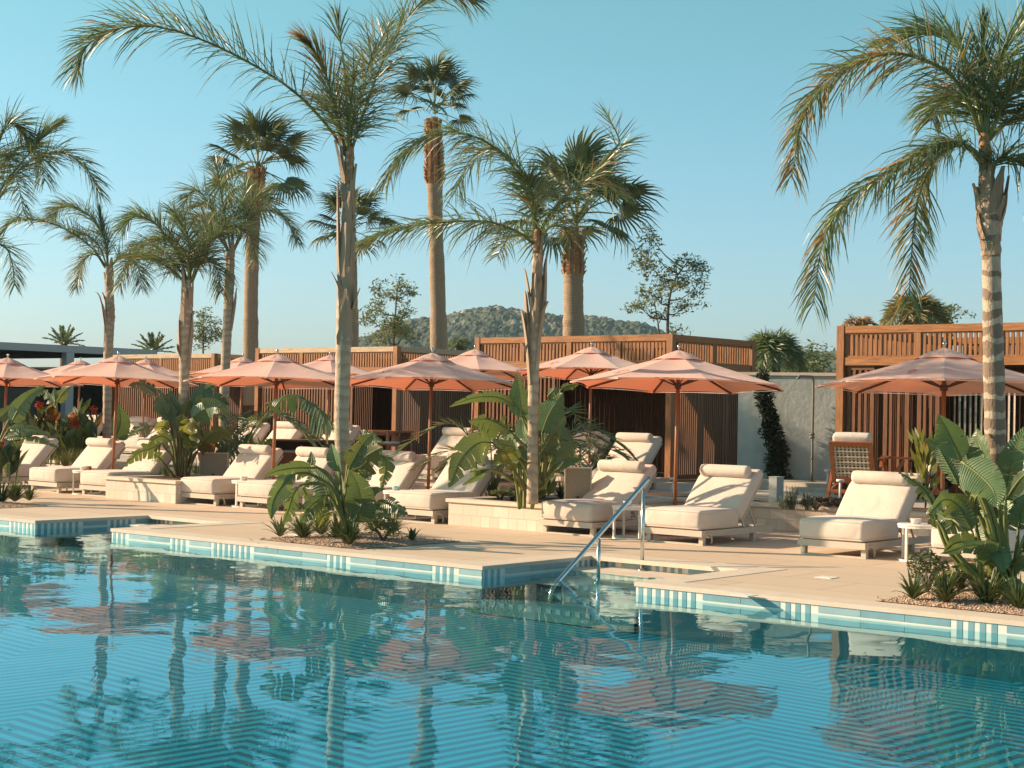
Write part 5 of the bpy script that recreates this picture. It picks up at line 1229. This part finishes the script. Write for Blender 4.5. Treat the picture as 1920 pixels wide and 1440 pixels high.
clump('small banana plant with a pale stem behind the red flowers', D7, (106, 850), .3, [
 ([(107, 870), (106, 800), (105, 770)], n2((540, 830), (500, 760), (440, 720), (360, 760)), 80*k5, dict(tilt=20, torn=.6)),
 ([(107, 870), (106, 790)], n2((550, 800), (545, 740), (540, 670)), 60*k5, dict(tilt=30)),
 ([(107, 870), (108, 790)], n2((570, 830), (600, 760), (650, 700), (700, 660)), 100*k5, dict(tilt=15, torn=.5, mat=Y)),
 ([(107, 870), (108, 820)], n2((560, 850), (500, 860), (420, 930)), 20*k5, dict(mat=Y)),
], stalk=m_stalk)
clump('single big round paddle leaf right of the slender left palm', 33.6, (220, 850), .3, [
 ([(222, 860), (222, 835)], [(216, 818), (226, 790), (222, 755)], 30, dict(tilt=10, torn=0, fold=8)),
 ([(222, 860), (226, 840)], [(222, 825), (232, 808), (235, 785)], 20, dict(tilt=20, torn=0, fold=8)),
])
# strap leaved tufts
def tuft(mb, n, L, wd, mi=0, arch=1., up=.5, c=Vector((0, 0, 0))):
    for i in range(n):
        az = rnd.uniform(0, 6.283); el = rnd.uniform(up, 1.45); d = Vector((math.cos(az)*math.cos(el), math.sin(az)*math.cos(el), math.sin(el))); ln = L*rnd.uniform(.6, 1.15)
        p = c+Vector((math.cos(az), math.sin(az), 0))*.04*L; s = Vector((-math.sin(az), math.cos(az), 0))*wd/2; vs = []
        for k in range(5):
            ww = (.7, 1, .9, .6, .04)[k]; vs += [p+s*ww, p+Vector((0, 0, -wd*.18))*ww, p-s*ww]
            p = p+d*ln/4; d = (d-Z*arch*(.12+.13*k)).normalized()
        mb.add(vs, [f for k in range(4) for f in ((3*k, 3*k+1, 3*k+4, 3*k+3), (3*k+1, 3*k+2, 3*k+5, 3*k+4))], mi)
def tuft_plant(label, p, n, L, wd, mat=None, arch=1., up=.5, group='strap leaved tufts in the beds', name='strap_leaf_tuft'):
    r = thing(name, label, 'plant', p, 0, group); mb = MB(); tuft(mb, n, L, wd, 0, arch, up); mb.build('foliage', mat or m_tuft, r); return r
GR = lambda px, py: gnd(px, py, .03)
for px, py, n, L, wd, mt, lab in (
 (525, 1005, 22, .34, .035, m_tuft, 'broad leaved rosette at the left tip of the middle gravel bed'),
 (568, 1008, 70, .36, .018, m_tuft, 'strap leaf tuft second from the left in the middle gravel bed'),
 (602, 1002, 60, .34, .018, m_tuft, 'dark strap leaf tuft at the foot of the torn leaves'),
 (655, 1020, 80, .40, .018, m_tuft, 'largest strap leaf tuft at the front of the middle gravel bed'),
 (700, 995, 60, .32, .016, m_tuft, 'strap leaf tuft right of the tall palm foot'),
 (735, 1000, 60, .32, .016, m_tuft, 'strap leaf tuft behind the low round shrub'),
 (773, 1013, 14, .19, .05, m_tuft, 'tiny agave like rosette at the right tip of the gravel bed'),
 (630, 1010, 40, .3, .02, m_tuft, 'strap leaf tuft between two larger ones, middle bed'),
 (28, 940, 90, .38, .018, m_tuft, 'strap leaf tuft in the left edge bed, rightmost'),
 (2, 942, 80, .40, .018, m_tuft, 'strap leaf tuft cut by the left picture edge'),
 (55, 938, 50, .28, .016, m_tuft, 'low strap leaf tuft trailing right in the left edge bed'),
 (1712, 1122, 26, .30, .035, m_tuft, 'broad leaved rosette at the left tip of the right gravel bed'),
 (1772, 1128, 80, .33, .016, m_tuft, 'strap leaf tuft in the right gravel bed, front left'),
 (1850, 1132, 80, .34, .016, m_tuft, 'strap leaf tuft in the right gravel bed, front right'),
 (1800, 1105, 50, .3, .016, m_tuft, 'strap leaf tuft behind the front tufts of the right bed'),
 (1910, 1140, 60, .34, .016, m_tuft, 'strap leaf tuft cut by the right picture edge')):
    tuft_plant(lab, GR(px, py), int(n*1.7) if wd < .03 else n, L, wd, mt)
P4 = lambda px, py, z=.33: gnd(px, py, z)
def at_z(px, py, D, z): p = at(px, py, D); p.z = z; return p
for px, py, z, n, L, wd, mt, lab in (
 (925, 933, .33, 20, .30, .06, m_tuft, 'broad leaved rosette at the front of the middle planter'),
 (976, 925, .33, 60, .34, .016, m_tuftgrey, 'grey green strap tuft at the foot of the slim middle palm'),
 (1052, 935, .33, 40, .34, .016, m_tuft, 'grassy tuft right of the slim middle palm foot'),
 (285, 895, .31, 40, .36, .02, m_tuft, 'strap tuft on the left rim of the left planter'),
 (370, 893, .31, 50, .40, .018, m_tuft, 'strap tuft right of the reddish stems in the left planter'),
 (310, 897, .31, 18, .28, .05, m_tuft, 'broad leaved rosette at the left planter front')):
    tuft_plant(lab, P4(px, py, z), n, L, wd, mt)
tuft_plant('spiky grass tuft behind the sink bar', at_z(583, 815, 32.5, .75), 90, .45, .018, m_tuft, .6)
tuft_plant('spiky tuft beside the foremost lounger backrest on the soil bed', at_z(1605, 930, 22, .33), 40, .32, .016, m_tuft, .6)
# small shrubs
def shrub(label, p, rx, rz, n, size, mat, name='shrub', group='small shrubs in the beds'): return bush(label, p, rx, rx, rz, n, size, mat, name, group)
shrub('low round shrub right of the tall palm in the gravel bed', GR(718, 1015), .24, .13, 900, .022, m_tree)
shrub('low spreading shrub in front of the slim middle palm', P4(960, 938), .28, .09, 700, .022, m_tree)
shrub('yellow green low shrub at left rim of the middle planter', P4(938, 938), .16, .07, 400, .022, m_strely)
shrub('leafy shrub behind the left tuft of the right gravel bed', GR(1738, 1108), .2, .17, 500, .03, m_bush)
shrub('leafy shrub in the right gravel bed under the clump', GR(1830, 1112), .25, .2, 600, .03, m_bush)
for i, (px, py, h_) in enumerate(((1485, 943, .30), (1515, 944, .24), (1470, 944, .18))):
    p = at_z(px, py, 21.6, .33); r = thing('lavender', ('grey green lavender left of two behind the low wall', 'grey green lavender right of two behind the low wall', 'tiny lavender sprig at the left end of the soil bed')[i], 'plant', p, 0, 'lavender on the soil bed')
    mb = MB()
    for k in range(26):
        a = rnd.uniform(0, 6.28); x, y = math.cos(a)*rnd.uniform(0, .1), math.sin(a)*rnd.uniform(0, .1); hh = h_*rnd.uniform(.6, 1.1)
        mb.tube([(x*.4, y*.4, 0), (x, y, hh)], .004, 4); leafcloud(mb, Vector((x*.9, y*.9, hh*.55)), .02, .02, hh*.4, 22, .016)
    mb.build('foliage', m_tuftgrey, r)
for i, px in enumerate((1530, 1552, 1575, 1592)):
    shrub(('brown dried ground shrub left of four on the soil bed', 'brown dried ground shrub second from left on the soil bed', 'brown dried ground shrub third from left by the woven chair', 'brown dried ground shrub under the woven chair')[i], at_z(px, 946, 21.7+.1*i, .33), .20, .08, 500, .025, m_brownleaf, 'dried_shrub', 'brown dried shrubs')
# climber on the grey wall edge
r = thing('climbing_plant', 'dark climbing plant on the left end of the grey wall', 'plant', at_z(1445, 900, p0.y+1.2, TZ+.1), 0); cr = MB(); mb = MB()
Dc = pa.y-.55
base = Vector(r.location)
wz = [at(px, py, Dc)-base for px, py in ((1458, 905), (1452, 850), (1440, 800), (1432, 750), (1424, 705))]
mb.tube(spline(wz, 14), .012, 5).build('stem', m_bark, r)
for i, q in enumerate(spline(wz, 26)):
    s = 1-.55*i/26; leafcloud(cr, q+Vector((rnd.uniform(-.06, .14)*s, 0, 0)), .20*s+.04, .12, .17, int(170*s)+30, .05)
cr.build('foliage', m_climb, r)
# potted croton-like plant in front of the right cabana
r = thing('variegated_plant', 'yellow green upright leaved plant behind the foremost lounger', 'plant', at_z(1735, 905, 22.6, TZ), 0); mb = MB()
for i in range(60):
    a = rnd.uniform(0, 6.28); rr = rnd.uniform(0, .2); z = rnd.uniform(.25, .95); p = Vector((math.cos(a)*rr, math.sin(a)*rr, z)); d = Vector((math.cos(a)*.4, math.sin(a)*.4, 1)).normalized(); s = d.cross(Vector((rnd.gauss(0, 1), rnd.gauss(0, 1), 0))).normalized()*.04
    mb.add([p, p+d*.09+s, p+d*.24, p+d*.09-s], [(0, 1, 2, 3)])
mb.build('foliage', m_strely, r)
mb = MB()
for i in range(6): mb.tube([(0, 0, 0), (rnd.uniform(-.15, .15), rnd.uniform(-.15, .15), .8)], .008, 5)
mb.build('stem', m_stalkred, r)
# feathery small palms behind the middle and left clumps
def small_palm(label, px, py, D, n, s, z=TZ, mats=None, azs=None):
    r = thing('young_palm', label, 'plant', at_z(px, py, D, z), 0, 'young feathery palms behind the clumps')
    for i in range(n):
        az = i*2.4+rnd.uniform(-.3, .3); e = rnd.uniform(.6, 1.25); d = Vector((math.cos(az), math.sin(az), 0)); l = s*rnd.uniform(.8, 1.15)
        frond(r, [Vector((0, 0, 0)), d*l*.2+Z*l*.55*math.sin(e)*1.2, d*l*.55*math.cos(e*.5)+Z*l*.95*math.sin(e), d*l*.95*math.cos(e*.4)+Z*l*.85*math.sin(e*.8), d*l*1.2*math.cos(e*.3)+Z*l*.45*math.sin(e)], n=30, L=.34, bare=.25, wd=.018, droop=.18, plume=.12, lift=.25, dry=.04, r0=.012, mats=mats, ang=58)
    return r
small_palm('young feathery palm behind the middle clump, dense and tall', 1020, 900, 23.4, 11, 1.35)
small_palm('young feathery palm whose leaves cross the terrace lounger', 1085, 915, 22.9, 7, .85)
small_palm('young feathery palm left behind the middle clump', 925, 905, 23.2, 6, 1.25)
small_palm('young feathery palm with bronze tips right of the left clump', 445, 865, 29.5, 12, 1.5, mats=[m_stalkred, m_leafdark, m_bronze])
# canna bed
def canna(label, p, n, H, leafm, flower, fl=1):
    r = thing('canna_lily', label, 'plant', p, rnd.uniform(0, 6), 'canna lilies in the bed at left'); mb = MB(); st = MB(); fm = MB()
    for i in range(n):
        a = rnd.uniform(0, 6.28); o = Vector((math.cos(a), math.sin(a), 0))*rnd.uniform(0, .22); h_ = H*rnd.uniform(.7, 1.05); top = o*1.3+Z*h_
        st.tube([o, top], [.012, .006], 5)
        for k in range(4):
            z = h_*(.2+.2*k); az = rnd.uniform(0, 6.28); d = (Vector((math.cos(az), math.sin(az), 0))*.55+Z).normalized(); q = o*(1+.3*z/h_)+Z*z; L = rnd.uniform(.28, .42); s = d.cross(Vector((-math.sin(az+.5), math.cos(az+.5), .2))).normalized()
            vs = []
            for j, ww in enumerate((.15, .8, 1, .6, .02)):
                vs += [q+s*.065*ww-d.cross(s)*.02*ww, q, q-s*.065*ww-d.cross(s)*.02*ww]; q = q+d*L/4; d = (d-Z*.10).normalized()
            mb.add(vs, [f for j in range(4) for f in ((3*j, 3*j+1, 3*j+4, 3*j+3), (3*j+1, 3*j+2, 3*j+5, 3*j+4))])
        if flower is not None and i < fl: leafcloud(MBF := MB(), top+Z*.06, .08, .08, .09, 46, .05); MBF.build('flower', flower, r)
    st.build('stem', m_stalk, r); mb.build('foliage', leafm, r)
    return r
canbase = lambda px, D: at_z(px, 860, D+(3.0 if px > 20 else 0), .33)
for px, D, n, H, lm, fl, k, lab in (
 (92, 29.5, 9, 1.15, m_bronze, None, 0, 'bronze leaved canna at left, translucent dark red leaves'),
 (120, 29.0, 8, .85, m_tuft, m_red, 2, 'red flowering canna, middle of the flower bed'),
 (143, 29.6, 7, 1.28, m_tuft, m_orange, 1, 'orange flowering canna, tallest bloom of the bed'),
 (171, 29.3, 7, 1.25, m_tuft, m_red, 1, 'red flowering canna beside the slender palm trunk'),
 (68, 29.2, 8, 1.1, m_tuft, m_red, 1, 'red flowering canna at the left of the flower bed'),
 (160, 28.6, 7, .75, m_tuft, m_red, 1, 'short red flowering canna by the palm trunk'),
 (155, 29.9, 6, 1.1, m_bronze, None, 0, 'bronze leaved canna right, next to the palm trunk'),
 (40, 29.4, 8, .95, m_tuft, None, 0, 'green canna without flowers at left'),
 (105, 28.8, 8, .7, m_tuft, None, 0, 'low green canna in front of the bronze one'),
 (135, 28.4, 8, .6, m_tuft, None, 0, 'low green canna at the bed front right'),
 (5, 25.2, 5, .55, m_tuft, m_red, 1, 'rusty red canna bloom at the left picture edge')):
    canna(lab, canbase(px, D), n, H, lm, fl, k)
for px, D, lab in ((122, 28.0, 'yellow green grassy shrub in the flower bed, left'), (140, 27.8, 'grey green grassy shrub in the flower bed, centre'), (158, 27.9, 'yellow green grassy shrub in the flower bed, right')):
    tuft_plant(lab, canbase(px, D), 130, .40, .010, m_tree, .35, .9, 'grassy shrubs at the flower bed front', 'grassy_shrub')
# dark filler plants right of the left clump
for px, py, D, s, lab in ((440, 862, 29.0, .55, 'dark broad leaved shrub behind the grey panel'), (470, 850, 30.0, .5, 'dark broad leaved shrub right of the grey brown trunk'), (490, 845, 30.5, .42, 'dark broad leaved shrub left of the sink bar'), (405, 860, 29.5, .6, 'bronze tinged shrub behind the left clump'), (1010, 925, 21.8, .3, 'dark shrub in the middle planter behind the palm foot'), (400, 885, 27.6, .3, 'low dark shrub behind the grey panel foot')):
    p = at_z(px, py, D, .32); r = thing('broad_leaf_shrub', lab, 'plant', p, 0, 'dark broad leaved shrubs'); mb = MB()
    for i in range(46): 
        a = rnd.uniform(0, 6.28); rr = s*rnd.uniform(.1, .9); q = Vector((math.cos(a)*rr*.6, math.sin(a)*rr*.6, rnd.uniform(.1, 1)*s*1.2)); d = Vector((math.cos(a)*.7, math.sin(a)*.7, 1)).normalized(); sd_ = d.cross(Vector((rnd.gauss(0, 1), rnd.gauss(0, 1), .3))).normalized(); L = rnd.uniform(.16, .3)
        mb.add([q, q+d*L*.5+sd_*L*.2, q+d*L, q+d*L*.5-sd_*L*.2], [(0, 1, 2, 3)])
    mb.build('foliage', m_bronze if 'bronze' in lab else m_tuft, r)

# ------------------------------------------------------------------ the air itself
b = NB('air'); vol = b.n('ShaderNodeVolumePrincipled'); vol.inputs['Color'].default_value = (.70, .92, 1, 1); vol.inputs['Density'].default_value = .00018; vol.inputs['Anisotropy'].default_value = .2
b.l(vol.outputs[0], b.o.inputs[1])
mb = MB().box(-720, 720, -90, 1000, -3.4, 75); hz_ = mb.build('haze', b.m); hz_['kind'] = 'stuff'
